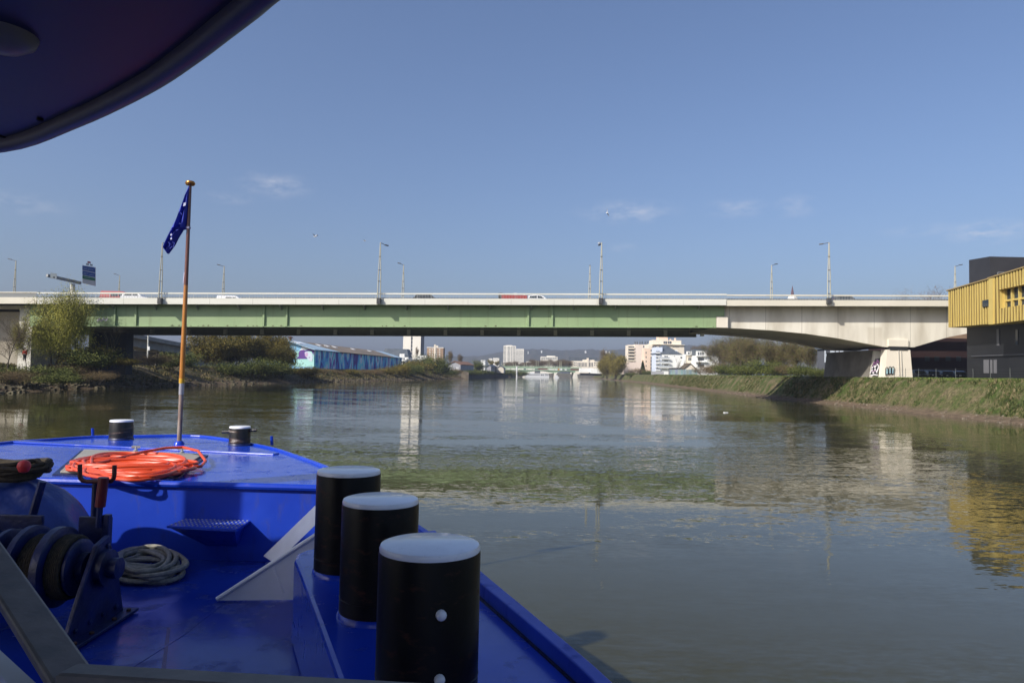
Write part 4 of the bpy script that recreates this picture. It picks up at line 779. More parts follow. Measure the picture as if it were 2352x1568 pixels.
pl = build('palace_building', 'long pale stone riverside building with pilasters beyond the far bridge', 1345, 760); block('wall', 1313, 1380, 829, 760, 16, CREAM, pl); block('tower', 1348, 1352, 822, 759.5, 4, CREAM, pl); block('attic', 1340, 1365, 826, 761, 12, CREAM, pl, zb=at(1345, 829, 760).z)
for i in range(11): win(pl, 1327 + i * 3.3, 1328.4 + i * 3.3, 832.5, 842, 760, DGLASS, proud=.12)
for u in (1318, 1322, 1365, 1370, 1375): 
    for v in (832, 837): win(pl, u, u + 2.2, v, v + 2.4, 760, DGLASS, proud=.12)
gr = build('slate_roof_building', 'grey slate roofed building showing behind the pale stone building', 1340, 820); block('roof', 1305, 1372, 820, 820, 14, SLATE, gr); 
for i in range(8): win(gr, 1322 + i * 5, 1324 + i * 5, 823, 825.5, 820, DGLASS)
wbx = build('white_hall', 'plain white windowless hall by the far quay left of the willow', 1355, 560); block('wall', 1333, 1362, 845.3, 560, 12, WHR, wbx, zb=5.0); block('wall', 1357, 1384, 846.5, 558, 12, WHR, wbx, zb=4.2); block('undercroft', 1334, 1383, 857, 561, 9, DARKM, wbx, zb=2.5)
# church spire
cs = build('church_spire', 'dark church spire with white base far beyond the bridge', 1820, 900, 'spire'); sp = at(1820, 655, 900); s0 = at(1820, 676, 900); obj('spire', MB().lathe([(2.2, s0.z - 6), (2.1, s0.z), (.05, sp.z)], (s0.x, 900, 0), 'Z', 8), mat('spire_copper', (.10, .045, .05), .8), cs); q = at(1820, 688, 900); obj('belfry', MB().lathe([(6.5, q.z - 7), (6.5, q.z), (5.5, s0.z - 3.5), (2.2, s0.z - 1)], (s0.x, 900, 0), 'Z', 8), OFFW, cs); obj('nave', MB().lathe([(6.2, 3), (6.2, q.z - 6.9)], (s0.x, 900, 0), 'Z', 8), SLATE, cs)
# --- right bank apartments
pa_ = build('peach_apartment_block', 'tall peach apartment block with stepped terraced top on the right bank', 1520, 470)
YP = 470; block('wall', 1490, 1571, 790.5, YP, 16, CREAM, pa_); block('terrace_storey', 1499, 1564, 781, YP + 1.5, 13, CREAM, pa_, zb=at(1530, 790.5, YP).z); block('roof_house', 1512, 1533, 772.5, YP + 3, 8, PEACH, pa_, zb=at(1520, 781, YP).z); block('chimney', 1549, 1552, 776, YP + 3, 2, PEACH, pa_, zb=at(1550, 781, YP).z); block('chimney', 1538, 1541, 778.5, YP + 3, 2, PEACH, pa_, zb=at(1540, 781, YP).z)
block('tower_bay', 1488, 1497, 793, YP - .8, 8, CREAM, pa_)
win(pa_, 1524, 1532, 783.6, 789.5, YP + 1.4, fr=WHITE); win(pa_, 1534, 1542, 783.6, 789.5, YP + 1.4, fr=WHITE); balcony(pa_, 1497, 1572, 790, 792.5, YP, 1.3, CREAM)
for v in (794, 801, 808, 815, 822, 829, 836, 843): win(pa_, 1499, 1508, v, v + 4.5, YP, fr=WHITE); balcony(pa_, 1498.5, 1509, v + 3.4, v + 5.6, YP, 1.2, CREAM); win(pa_, 1520, 1526, v, v + 3.6, YP, fr=WHITE)
win(pa_, 1513.5, 1515.5, 795, 800, YP); win(pa_, 1545, 1560, 796, 797.5, YP)
pb_ = build('balcony_apartment_block', 'pale block with stacked balconies and chimney pots left of the peach block', 1470, 500)
YQ = 500; block('wall', 1442, 1458, 792, YQ + .6, 12, CREAM, pb_); block('wall', 1457.5, 1494, 791, YQ, 14, mat('pale_peach_render', (.74, .64, .55), .8), pb_, label='blank pale peach end wall'); 
for v in (795, 802, 809, 816, 823): win(pb_, 1443, 1457, v, v + 3.4, YQ + .6, DGLASS); balcony(pb_, 1442, 1457.4, v + 3.2, v + 6, YQ + .6, 1.3, CREAM)
for v in (793.5, 802, 811, 820, 829): win(pb_, 1477.5, 1483, v, v + 5, YQ, fr=WHITE)
win(pb_, 1490, 1494, 793.5, 797, YQ)
for i, (u, w) in enumerate(((1459, 1.4), (1462, 3), (1466, 4), (1472, 3), (1477, 3.4), (1484, 3), (1489, 3))):
    z = at(u, 791, YQ).z; obj('chimney_pot', MB().lathe([(w * .13, z - .1), (w * .15, z + 1.8), (w * .1, z + 2.4)], (at(u, 790, YQ).x, YQ + 4, 0), 'Z', 8), SLATE, pb_)
pc_ = build('peach_wing', 'blank peach wing with a column of shaded balconies between the two taller blocks', 1480, 455); block('wall', 1434.5, 1474, 831.5, 452, 12, mat('blank_peach_render', (.76, .63, .54), .8), pc_, label='low blank peach wall'); block('wall', 1480, 1494, 800, 454, 10, PEACH, pc_)
for v in (803, 811, 819, 827, 835, 843): win(pc_, 1494, 1498.5, v, v + 4, 454.4, DGLASS, 'balcony_recess', proud=.4)
for v in (808, 818, 828, 838): win(pc_, 1483, 1485, v, v + 4, 454)
tf_ = build('timber_house', 'small half timbered looking house between the willow and the blank peach wall', 1425, 500); block('wall', 1420, 1436, 836, 500, 9, WHR, tf_)
for v in (839, 845, 851):
    for u in (1422, 1427, 1432): win(tf_, u, u + 2.4, v, v + 3, 500)
CX += 8
wa = build('white_apartment_house', 'white apartment house with slate hipped roof and corner balconies on the right bank', 1570, 405)
YH = 405; x0, x1 = at(1528, 800, YH).x, at(1616, 800, YH).x; ze = at(1550, 813, YH).z; zr = at(1540, 795.5, YH).z
block('wall', 1514, 1529, 797, YH + 1, 12, mat('blue_white_render', (.62, .68, .80), .8), wa); block('wall', 1528, 1583, 812.6, YH, 12, WHR, wa); block('wall', 1583, 1616, 815.5, YH + .5, 12, CREAM, wa)
r0, r1, rm0, rm1 = at(1523, 0, YH).x, at(1583.5, 0, YH).x, at(1543, 0, YH).x, at(1552, 0, YH).x
obj('roof', MB().add([(r0, YH - .4, ze), (r1, YH - .4, ze), (r1, YH + 12.4, ze), (r0, YH + 12.4, ze), (rm0, YH + 6, zr + 1), (rm1, YH + 6, zr + 1)], [(0, 1, 5, 4), (1, 2, 5), (2, 3, 4, 5), (3, 0, 4), (0, 3, 2, 1)]), SLATE, wa)
obj('skylight', MB().box(at(1561, 806.5, YH + 2.2), (1.4, .6, 1.6)), WHITE, wa)
for v in (817, 827, 837): win(wa, 1534, 1542, v, v + 5, YH, fr=WHITE); balcony(wa, 1520, 1546, v + 6, v + 8.2, YH, 1.6, WHR); obj('railing', MB().box(at(1533, v + 4.4, YH - 1.6), (26 / 1633 * YH, .05, .9)), mat('balcony_glass', (.45, .48, .50), .3), wa)
for v in (805, 813, 821, 829, 837, 845): win(wa, 1514.5, 1523, v, v + 4.6, YH + 1, mat('pale_recess', (.34, .37, .42), .6), 'balcony_recess'); balcony(wa, 1513.5, 1524, v + 4.2, v + 6.4, YH + 1, 1.0, WHR)
win(wa, 1571, 1575, 819, 823, YH); win(wa, 1556, 1558, 817, 818.5, YH); win(wa, 1589, 1596, 821, 828, YH + .5, fr=WHITE); win(wa, 1602, 1605, 821, 825, YH + .5); 
obj('roof', MB().box(at(1600, 810.5, YH + 4), (33 / 1633 * YH, 7, 2.4)), SLATE, wa)
for u in (1589, 1599): d_ = obj('dormer', MB().box(at(u, 811, YH + .3), (1.9, 2, 2.1)), WHR, wa); 
win(wa, 1588.5, 1591.5, 808.5, 813, YH - .8); balcony(wa, 1588, 1608, 812.5, 815, YH + .3, 1, WHR)
CX += 9
wb2 = build('white_terrace_house', 'white terrace with attic storey half hidden by the brown trees on the right bank', 1630, 395); block('wall', 1616, 1668, 816, 395, 12, WHR, wb2); block('attic', 1613, 1655, 802, 397, 9, SLATE, wb2, zb=at(1635, 816, 395).z); block('attic_bay', 1617, 1640, 806, 395, 5, WHR, wb2, zb=at(1635, 816, 395).z)
for u in (1620, 1625, 1630): win(wb2, u, u + 3, 808.5, 815, 394.9)
balcony(wb2, 1616, 1642, 816.5, 818.5, 395, 1.4, WHR); win(wb2, 1620, 1634, 821, 828, 395); balcony(wb2, 1612, 1642, 830, 832, 395, 1.4, WHR); win(wb2, 1620, 1634, 836, 843, 395)
CX -= 17
gw_ = build('grey_garden_wall', 'plain grey rendered garden wall below the white apartment house', 1530, 375, 'wall'); block('wall', 1496, 1525, 853.5, 375, .5, GREYW, gw_); block('coping', 1495.5, 1525.5, 852.8, 374.9, .7, WHITE, gw_, zb=at(1510, 853.5, 375).z + .01); block('bin_store', 1526, 1537, 858, 374, 2, WHR, gw_) 
gf = build('glass_fence', 'painted pale green glass fence panels in front of the little gabled house', 1590, 335, 'fence')
gc = [(.28, .42, .40), (.34, .50, .47), (.30, .32, .44), (.40, .46, .42), (.30, .45, .48)]
for i in range(10):
    u0 = 1538 + i * 6.4; win(gf, u0, u0 + 6.0, 848.5, 862, 335, mat('fence_panel_%d' % (i % 5), gc[i % 5], .3, c2=tuple(c * .6 for c in gc[(i + 2) % 5]), scale=.9, stretch=(1, 1, .4)), 'panel', proud=.03)
for i in range(11): win(gf, 1537.5 + i * 6.4, 1538 + i * 6.4, 847.8, 862, 335, STEEL, 'post', proud=.06)
sh = build('gabled_cottage', 'little cream gabled cottage behind the pale green glass fence', 1590, 350, 'house')
YC = 350; a, c, m_ = at(1567, 848, YC), at(1602, 848, YC), at(1586, 834.5, YC)
obj('wall', MB().prism([(a.x + .8, YC, 3.2), (a.x + .8, YC, a.z), (m_.x, YC, m_.z - .25), (c.x - .8, YC, a.z), (c.x - .8, YC, 3.2)], (0, 10, 0)), CREAM, sh)
rm_ = mat('brown_roof', (.10, .075, .045), .85)
obj('roof', MB().prism([(a.x, YC - .4, a.z - .4), (m_.x, YC - .4, m_.z - .1), (m_.x, YC - .4, m_.z + .25), (a.x, YC - .4, a.z)], (0, 10.8, 0)).prism([(c.x, YC - .4, a.z - .4), (m_.x, YC - .4, m_.z - .1), (m_.x, YC - .4, m_.z + .25), (c.x, YC - .4, a.z)], (0, 10.8, 0)), rm_, sh)
block('annex', 1544, 1569, 844.5, YC + 2, 8, mat('annex_dark', (.05, .05, .055), .7), sh)
# --- ramp viaduct seen under the left of the bridge
rv_ = build('ramp_viaduct', 'grey concrete road ramp curving down under the left end of the bridge', 390, 190, 'viaduct')
VC = mat('viaduct_concrete', (.30, .29, .27), .85, c2=(.22, .215, .20), scale=.5)
vp = [(285, 762, 166), (330, 770, 172), (375, 779, 181), (420, 787.5, 192), (470, 796, 206), (540, 806, 230)]
dk = MB(); gd = MB()
for (u, v, Y), (u2, v2, Y2) in zip(vp, vp[1:]):
    a, c = at(u, v, Y), at(u2, v2, Y2); n_ = Vector((-(c - a).y, (c - a).x, 0)).normalized() * -9
    n_ = Vector((-abs(n_.x), abs(n_.y), 0))
    dk.hexa([a - Vector((0, 0, 1.0)), a, a + n_ - Vector((0, 0, 1.0)), a + n_, c - Vector((0, 0, 1.0)), c, c + n_ - Vector((0, 0, 1.0)), c + n_])
    o_ = n_.normalized() * 1.2
    gd.hexa([a + o_ - Vector((0, 0, 3.0)), a + o_ - Vector((0, 0, .98)), a + n_ * .8 - Vector((0, 0, 3.0)), a + n_ * .8 - Vector((0, 0, .98)), c + o_ - Vector((0, 0, 2.8)), c + o_ - Vector((0, 0, .98)), c + n_ * .8 - Vector((0, 0, 2.8)), c + n_ * .8 - Vector((0, 0, .98))])
obj('deck', dk, VC, rv_); obj('girder', gd, VC, rv_)
rw = MB(); wp = [(362, 790, 187), (372, 790, 188.5), (420, 797, 198), (470, 804, 210), (540, 812, 234)]
for (u, v, Y), (u2, v2, Y2) in zip(wp, wp[1:]):
    a, c = at(u, v, Y), at(u2, v2, Y2); rw.hexa([(a.x, a.y, 3), a, (a.x - 2, a.y + 3, 3), a + Vector((-2, 3, 0)), (c.x, c.y, 3), c, (c.x - 2, c.y + 3, 3), c + Vector((-2, 3, 0))])
obj('retaining_wall', rw, VC, rv_); a, c = at(280, 774, 186), at(366, 782, 192); obj('inner_wall', MB().hexa([(a.x, a.y, 3), a, (a.x, a.y + 1, 3), a + Vector((0, 1, 0)), (c.x, c.y, 3), c, (c.x, c.y + 1, 3), c + Vector((0, 1, 0))]), mat('dark_concrete', (.05, .05, .05), .9, c2=(.08, .08, .075), scale=.5), rv_)  # inner wall: plain dark concrete, added to close the gap under the ramp deck
for u in (371, 405): p = at(u, 800, 187 + (u - 371) * .2); obj('column', MB().tube([(p.x, p.y - .3, 2.8), (p.x, p.y - .3, at(u, 788 + (u - 371) * .15, p.y).z)], .5, 10), VC, rv_)
lp = thing('camera_pole', 'slim white pole with a small box on the left bank under the bridge', 'pole', at(588 / 1.7415 + 2, 838, 150)); obj('pole', MB().tube([at(339, 822, 150), at(340.5, 769, 150)], .14, 6), mat('pole_white', (.55, .55, .5), .5), lp); obj('box', MB().box(at(342, 800, 149.9), (.4, .3, .8)), WHITE, lp)
# quay wall, overgrown, on the left; its buttress and mooring pile
qw = thing('quay_wall', 'overgrown dark quay wall along the left bank before the far bridge', 'wall', at(1120, 862, 500)); a, c = at(1072, 852, 372), at(1168, 851, 545)
obj('wall', MB().hexa([(a.x, a.y, -1), a, (a.x - 6, a.y + 4, -1), a + Vector((-6, 4, 0)), (c.x, c.y, -1), c, (c.x - 6, c.y + 4, -1), c + Vector((-6, 4, 0))]), mat('quay_stone', (.05, .05, .04), .9, c2=(.09, .085, .065), scale=.3), qw)
obj('end_buttress', MB().box(at(1068, 863, 369), (4, 3, 4)), mat('buttress_stone', (.17, .14, .10), .9, c2=(.11, .09, .065), scale=.5), qw)
mp_ = thing('mooring_pile', 'slim white mooring pile standing in the water near the far bridge', 'pile', at(1187, 866, 545)); obj('pile', MB().tube([at(1187, 872, 545), at(1187, 841, 545)], .55, 8), WHITE, mp_); obj('collar', MB().lathe([(.75, 0), (.75, .5)], at(1187, 858, 545), 'Z', 10), STEEL, mp_)
bg_ = thing('dark_barge', 'dark barge moored at the left bank behind the white mooring pile', 'barge', at(1197, 866, 575)); a = at(1191, 0, 575).x; c = at(1206, 0, 575).x
obj('hull', MB().prism([(a, 575, -.5), (c - 1.5, 575, -.5), (c, 575, 3.6), (a, 575, 3.4)], (0, 18, 0)), DARKM, bg_); obj('wheelhouse', MB().box(((a + c) / 2, 585, 4.6), (3, 4, 2.2)), GREYW, bg_)
# --- far bridge
fb_ = thing('far_bridge', 'green two level steel bridge spanning the river far upstream', 'bridge', at(1250, 850, 600)); YT = 600; FG = mat('far_bridge_green', (.24, .34, .22), .6, c2=(.28, .38, .26), scale=.1)
obj('upper_deck', slab(MB(), 1145, 841, 845.2, 1336, 844, 847.8, YT, YT + 18), FG, fb_)
tr = MB()
for i in range(64): u = 1146 + i * 3; tr.tube([at(u, 838.6 + (u - 1145) * .016, YT - .1), at(u, 842 + (u - 1145) * .016, YT - .1)], .09, 4)
tr.bar(at(1145, 838.8, YT - .1), at(1336, 841.8, YT - .1), .14); obj('railing', tr, FG, fb_)
obj('lower_deck', slab(MB(), 1160, 848, 850.2, 1345, 850.5, 852.2, YT - 2, YT + 16), FG, fb_)
def arch(u0, u1, v0, v1, dv, nm):
    P = []; Q = []
    for i in range(11):
        k = i / 10; u = u0 + (u1 - u0) * k; P.append(at(u, v0 + (v1 - v0) * k, YT - 1.5)); Q.append(at(u, v0 + (v1 - v0) * k + 1.2 + dv * (2 * k - 1) ** 2, YT - 1.5))
    mb = MB()
    for i in range(10): mb.hexa([(Q[i].x, YT - 1.5, Q[i].z), (P[i].x, YT - 1.5, P[i].z), (Q[i].x, YT + 15, Q[i].z), (P[i].x, YT + 15, P[i].z), (Q[i + 1].x, YT - 1.5, Q[i + 1].z), (P[i + 1].x, YT - 1.5, P[i + 1].z), (Q[i + 1].x, YT + 15, Q[i + 1].z), (P[i + 1].x, YT + 15, P[i + 1].z)])
    obj(nm, mb, FG, fb_)
arch(1203, 1275, 850, 851, 5.5, 'span'); arch(1275.1, 1321, 851, 851.6, 4.5, 'span'); arch(1165, 1202.8, 849.5, 850, 3.5, 'span')
for u, w in ((1275, 8), (1321, 12), (1203, 6)): p = at(u, 857, YT); hw = w / 2 / 1633 * YT; obj('pier', MB().hexa([(p.x - hw, YT - 3, -1), (p.x - hw * .6, YT - 2, at(u, 856, YT).z), (p.x - hw, YT + 16, -1), (p.x - hw * .6, YT + 15, at(u, 856, YT).z), (p.x + hw, YT - 3, -1), (p.x + hw * .6, YT - 2, at(u, 856, YT).z), (p.x + hw, YT + 16, -1), (p.x + hw * .6, YT + 15, at(u, 856, YT).z)]), CONC, fb_)
tram = thing('dark_red_train', 'dark red train crossing on the lower level of the far bridge', 'train', at(1247, 846, 605)); obj('carriage', slab(MB(), 1236, 845.3, 848.4, 1258, 846, 848.8, YT - 1.6, YT + 1.4), mat('train_red', (.12, .025, .025), .5), tram); obj('carriage', slab(MB(), 1311, 846.5, 850, 1331, 846.9, 850.3, YT - 1.6, YT + 1.4), MATS['train_red'], tram)
for i, (u, m, lab) in enumerate(((1265, WHITEC, 'white car leftmost on the lower level of the far bridge'), (1278, WHITEC, 'white car on the lower level of the far bridge left of the orange one'), (1283.5, mat('orange_paint', (.6, .25, .03), .4), 'small orange vehicle on the lower level of the far bridge'), (1288, WHITEC, 'white van on the lower level of the far bridge right of the orange one'), (1299, WHITEC, 'white car rightmost on the lower level of the far bridge'))):
    q = at(u, 848.6 + i * .1, YT - 1); c_ = thing('distant_car', lab, 'car', q, group='vehicles on the far bridge'); obj('body', MB().box(q, (1.5 if i != 3 else 2.4, 1.7, .9)), m, c_); obj('cabin', MB().box(q + Vector((0, 0, .75)), (1.1 if i != 3 else 2.0, 1.5, .7)), m, c_); obj('window', MB().box(q + Vector((0, -.8, .72)), (.8, .12, .4)), GLASS, c_)
for i, (u, v0) in enumerate(((1152.5, 830), (1158.5, 834), (1178.8, 834), (1184, 833), (1205, 834), (1209.5, 833.5), (1231.5, 828), (1236, 829), (1258.6, 831.5), (1262.4, 831), (1286, 828), (1289, 829))):
    c_ = thing('mast', 'thin pale mast rising from the upper level of the far bridge', 'mast', at(u, 842, YT + 3 + (i % 2) * 9), group='masts on the far bridge'); obj('pole', MB().tube([at(u, 843, YT + 3 + (i % 2) * 9), at(u, v0, YT + 3 + (i % 2) * 9)], [.2, .13], 5), mat('mast_paint', (.45, .43, .33), .6), c_)
fq = thing('far_quay_wall', 'long low grey quay wall closing the view beyond the cruise ship', 'wall', at(1330, 864, 655)); obj('wall', slab(MB(), 1150, 860, 880, 1440, 859, 885, 672, 680), mat('far_quay_stone', (.11, .105, .095), .9, c2=(.16, .15, .13), scale=.15), fq)
SHIPW = mat('ship_white', (.58, .59, .60), .5)
# cruise ship
cr_ = thing('cruise_ship', 'long white river cruise ship moored below the far bridge', 'ship', at(1234, 866, 575)); a, c = at(1207.5, 860, 572).x, at(1261.5, 860, 572).x; Y = 572
obj('hull', MB().prism([(a, Y, -.3), (c, Y, -.3), (c, Y, 1.5), (a - .5, Y, 1.5)], (0, 9, 0)), SHIPW, cr_)
z1 = at(1234, 857.5, Y).z
obj('superstructure', MB().prism([(a + .8, Y + .3, 1.51), (c - .3, Y + .3, 1.51), (c - .5, Y + .3, z1), (a + 2.5, Y + .3, z1)], (0, 8.4, 0)), SHIPW, cr_)
for i in range(12): u = 1213 + i * 2.4; win(cr_, u, u + 1.7, 859.2, 861.2, Y + .3, DGLASS, proud=.1); win(cr_, u, u + 1.7, 862.6, 864, Y + .3, DGLASS, proud=.1)
for u in (1243, 1246.5): win(cr_, u, u + 2.2, 859, 864.5, Y + .3, DGLASS, proud=.1)
win(cr_, 1251.5, 1259.5, 859, 861, Y + .3, DGLASS, proud=.1); win(cr_, 1251.5, 1259.5, 862.4, 864.4, Y + .3, DGLASS, proud=.1)
dkr = MB()
for i in range(14): u = 1211 + i * 3.6; dkr.tube([at(u, 857.8, Y + .6), at(u, 855.8, Y + .6)], .05, 4)
dkr.bar(at(1211, 855.8, Y + .6), at(1258, 856.3, Y + .6), .06); obj('deck_rail', dkr, SHIPW, cr_); obj('wheelhouse', MB().box(at(1222, 856.5, Y + 4), (3.4, 3, 1.2)), SHIPW, cr_)
mb_ = thing('motor_boat', 'small white motor boat right of the cruise ship by the pier of the far bridge', 'boat', at(1279, 866, 575)); q = at(1279, 864, 575); obj('hull', MB().prism([(q.x - 2, 575, -.2), (q.x + 1.4, 575, -.2), (q.x + 2.2, 575, .9), (q.x - 2, 575, .8)], (0, 1.8, 0)), SHIPW, mb_); obj('cabin', MB().box((q.x - .3, 575.9, 1.5), (2.2, 1.4, 1.4)), SHIPW, mb_)
# ================================================================== THE BOAT WE STAND ON
ZP, ZL, ZD, ZR = 2.57, 1.87, 2.42, 2.60
bt = thing('barge', 'bright blue river barge foredeck in the foreground with black bollards', 'boat', (-2, 4, 0))
def P2(p): return (p[0], p[1])
right = [pz(754, 1068, ZR), pz(690, 1045, ZR), pz(634, 1027, ZR), pz(580, 1016, ZR), pz(509, 1003.5, ZR), pz(439, 997, ZR), pz(315, 998, ZR), pz(215, 999.5, ZR), pz(100, 1007, ZR), pz(0, 1014, ZR)]
G1 = [Vector((2.3, -3, 2.5)), Vector((1.35, 0, 2.5)), pz(1500, 1680, 2.5), pz(1410, 1568, 2.5), pz(1250, 1430, 2.5), pz(1100, 1306, 2.5), pz(1000, 1217, 2.5)]
mid = [G1[-1].lerp(right[0], .35) + Vector((.02, 0, 0)), G1[-1].lerp(right[0], .7) + Vector((.02, 0, .02))]
left = [Vector((-7.0, 8.4, 2.60)), Vector((-6.75, 6.5, 2.58)), Vector((-6.1, 4, 2.55)), Vector((-5.3, 1.5, 2.5)), Vector((-4.2, -1.2, 2.5)), Vector((-3.4, -3, 2.5))]
OUT = G1 + mid + right + left
# hull shell
hv = MB(); n = len(OUT); c = Vector((-2.6, 4.2, 0))
for p in OUT: hv.v.append((p.x, p.y, p.z - .06))
for p in OUT: q = c + (Vector((p.x, p.y, 0)) - c) * .97; hv.v.append((q.x, q.y, 1.2))
for p in OUT: q = c + (Vector((p.x, p.y, 0)) - c) * .86; hv.v.append((q.x, q.y, -.5))
for k in range(2):
    for i in range(n): hv.f.append((k * n + i, k * n + (i + 1) % n, (k + 1) * n + (i + 1) % n, (k + 1) * n + i))
obj('hull', hv, BLUE, bt)
# rim around the foredeck and gunwale along the right side
ins = lambda p, d: p + (Vector((c.x, c.y, p.z)) - p).normalized() * d
def rail_strip(pts, w, h, name, m, bev=.015):
    mb = MB(); k = len(pts)
    for p in pts:
        q = ins(p, w); mb.v += [(p.x, p.y, p.z - h), (p.x, p.y, p.z), (q.x, q.y, p.z), (q.x, q.y, p.z - h)]
    for i in range(k - 1):
        for j in range(4): mb.f.append((4 * i + j, 4 * i + (j + 1) % 4, 4 * i + 4 + (j + 1) % 4, 4 * i + 4 + j))
    mb.f += [(0, 1, 2, 3), (4 * k - 4, 4 * k - 1, 4 * k - 2, 4 * k - 3)]
    return obj(name, mb, m, bt, bevel=bev)
def smooth_line(pts, k=4):
    o = []
    for i in range(len(pts) - 1):
        p0, p1, p2, p3 = pts[max(i - 1, 0)], pts[i], pts[i + 1], pts[min(i + 2, len(pts) - 1)]
        for j in range(k):
            t_ = j / k; o.append(.5 * ((2 * p1) + (p2 - p0) * t_ + (2 * p0 - 5 * p1 + 4 * p2 - p3) * t_ ** 2 + (3 * p1 - p0 - 3 * p2 + p3) * t_ ** 3))
    return o + [pts[-1]]
rail_strip(smooth_line(mid + right + left[:2]), .085, .1, 'bow_rim', BLUE, .03)
rail_strip(smooth_line(G1), .09, .1, 'gunwale', BLUEM, .012)
# a dark gutter seam inside the gunwale
rail_strip([ins(p, .092) - Vector((0, 0, .072)) for p in smooth_line(G1)], .02, .012, 'gutter', BLACKP, 0)
# foredeck plate with a knuckle line
bh0, bh1 = pz(215, 1105, ZP), pz(735, 1119, ZP); bd = (bh1 - bh0).normalized()
BL, BR = bh0 - bd * 2.75, bh1 + bd * .32
fore = [ins(p, .05) for p in ([mid[1]] + right + left[:2])]
fp = [(BR.x, BR.y, ZP)] + [(p.x, p.y, ZP) for p in fore] + [(BL.x, BL.y, ZP)]
FD = mat('deck_blue_gloss', (0.010, 0.048, 0.42), 0.16, c2=(0.012, 0.055, 0.46), scale=1.2, bump=.006, bscale=1.6, spec=.33, dirt=((.04, .05, .13), 4.5, .54, .72, .5, (1, 1, 1)))
obj('foredeck', MB().prism([(x, y, z - .03) for x, y, z in fp], (0, 0, .03)), FD, bt)
k0, k1 = pz(124, 1020, ZP), pz(636, 1043.5, ZP)
obj('deck_ridge', MB().bar(k0 - (k1 - k0) * .2 + Vector((0, 0, .012)), k1 + Vector((0, 0, .004)), .15, .03), FD, bt, bevel=.02)
edge = MB().tube([BL + Vector((0, -.01, -.005)), BR + Vector((0, -.01, -.005))], .032, 8); obj('edge_bead', edge, BLUE, bt, smooth=True)
obj('bulkhead', MB().prism([(BL.x, BL.y, ZL - .01), (BR.x, BR.y, ZL - .01), (BR.x, BR.y, ZP - .032), (BL.x, BL.y, ZP - .032)], (0, .05, 0)), BLUEM, bt)
# lower deck
low = [(BR.x + .3, BR.y + .06), P2(G1[6] - Vector((.1, 0, 0))), P2(G1[4] - Vector((.1, 0, 0))), (1.1, 0), (2.1, -3), (-3.5, -3), (-5.3, 1.5), (-6.0, 4), (-6.5, 6.6), (BL.x, BL.y + .06)]
LD = mat('lower_deck_blue', (0.007, 0.028, 0.26), 0.16, c2=(0.010, 0.036, 0.30), scale=2.2, bump=.004, bscale=3.5, spec=.4, dirt=((.025, .028, .07), 4, .52, .72, .55, (1, 1, 1)))
obj('lower_deck', MB().prism([(x, y, ZL - .06) for x, y in low], (0, 0, .05)), LD, bt)
wl = MB()
for a, c2_ in ((pz(560, 1345, ZL), pz(420, 1455, ZL)), (pz(420, 1455, ZL), pz(300, 1530, ZL))): wl.bar(a + Vector((0, 0, -.009)), c2_ + Vector((0, 0, -.009)), .012, .003)
obj('weld_line', wl, LD, bt)
obj('paint_scuff', MB().bar(pz(388, 1440, ZL - .009), pz(374, 1545, ZL - .009), .022, .002), mat('red_scuff', (.05, .02, .12), .3), bt)
# side deck with the three bollards
sdl = [pz(780, 1568, ZD), pz(735, 1440, ZD), pz(690, 1316, ZD), pz(676, 1283, ZD), pz(682, 1270, ZD), pz(700, 1262, ZD), pz(738, 1255, ZD)]
sdr = [ins(p, .03) for p in (mid[0], G1[6], G1[5], G1[4], G1[3], G1[2], G1[1], G1[0])]
poly = [(p.x, p.y) for p in sdl] + [(p.x, p.y) for p in sdr] + [(.2, -3), (-.15, 1.2)]
obj('side_deck', MB().prism([(x, y, ZL - .01) for x, y in poly], (0, 0, ZD - ZL + .01)), BLUE, bt, bevel=.025)
bw = MB(); pr_ = [mid[1], mid[0], G1[6]]
for a, c2_ in zip(pr_, pr_[1:]): a2, b2 = ins(a, .06), ins(c2_, .06); bw.hexa([(a2.x, a2.y, ZL), (a2.x, a2.y, a.z - .03), (a2.x + .05, a2.y, ZL), (a2.x + .05, a2.y, a.z - .03), (b2.x, b2.y, ZL), (b2.x, b2.y, c2_.z - .03), (b2.x + .05, b2.y, ZL), (b2.x + .05, b2.y, c2_.z - .03)])
obj('bulwark', bw, BLUEM, bt)
CAPW = mat('cap_white', (.88, .89, .90), .35, c2=(.82, .83, .84), scale=12, coat=.5, dirt=((.40, .40, .38), 38, .60, .74, .5, (1, 1, 1)))
BOLB = mat('bollard_black', (.0035, .0035, .0035), .38, c2=(.006, .005, .005), scale=5, bump=.003, bscale=9, spec=.18, dirt=((.06, .024, .014), 9, .56, .72, .9, (1, 1, 2.2)))
def bollard(base, r, h, m=BOLB, studs=(), rope_wear=False, label=None):
    b_ = obj('bollard', MB().lathe([(r * 1.0, 0), (r, .02), (r, h - .03), (r * .97, h - .012)], base, 'Z', 48), m, bt, smooth=True, label=label)
    obj('cap', MB().lathe([(r * .985, h - .022), (r * .99, h - .010), (r * .965, h + .002), (r * .9, h + .006)], base, 'Z', 48), CAPW, b_, smooth=True)
    for hh in (.10,): obj('weld_bead', MB().lathe([(r - .001, hh), (r + .002, hh + .004), (r - .001, hh + .008)], base, 'Z', 48), m, b_, smooth=True)
    obj('weld_ring', MB().lathe([(r * 1.06, -.005), (r * 1.05, .015), (r * 1.005, .03)], base, 'Z', 36), BLUE if m is BOLB else NAVY, b_, smooth=True)
    return b_
caps = [((988, 1249), 115.0), ((875, 1145), 86.3), ((802, 1079), 71.6)]
labs = ['nearest black bollard with a white top and white studs', 'middle black bollard of the row of three', 'farthest black bollard of the row of three']
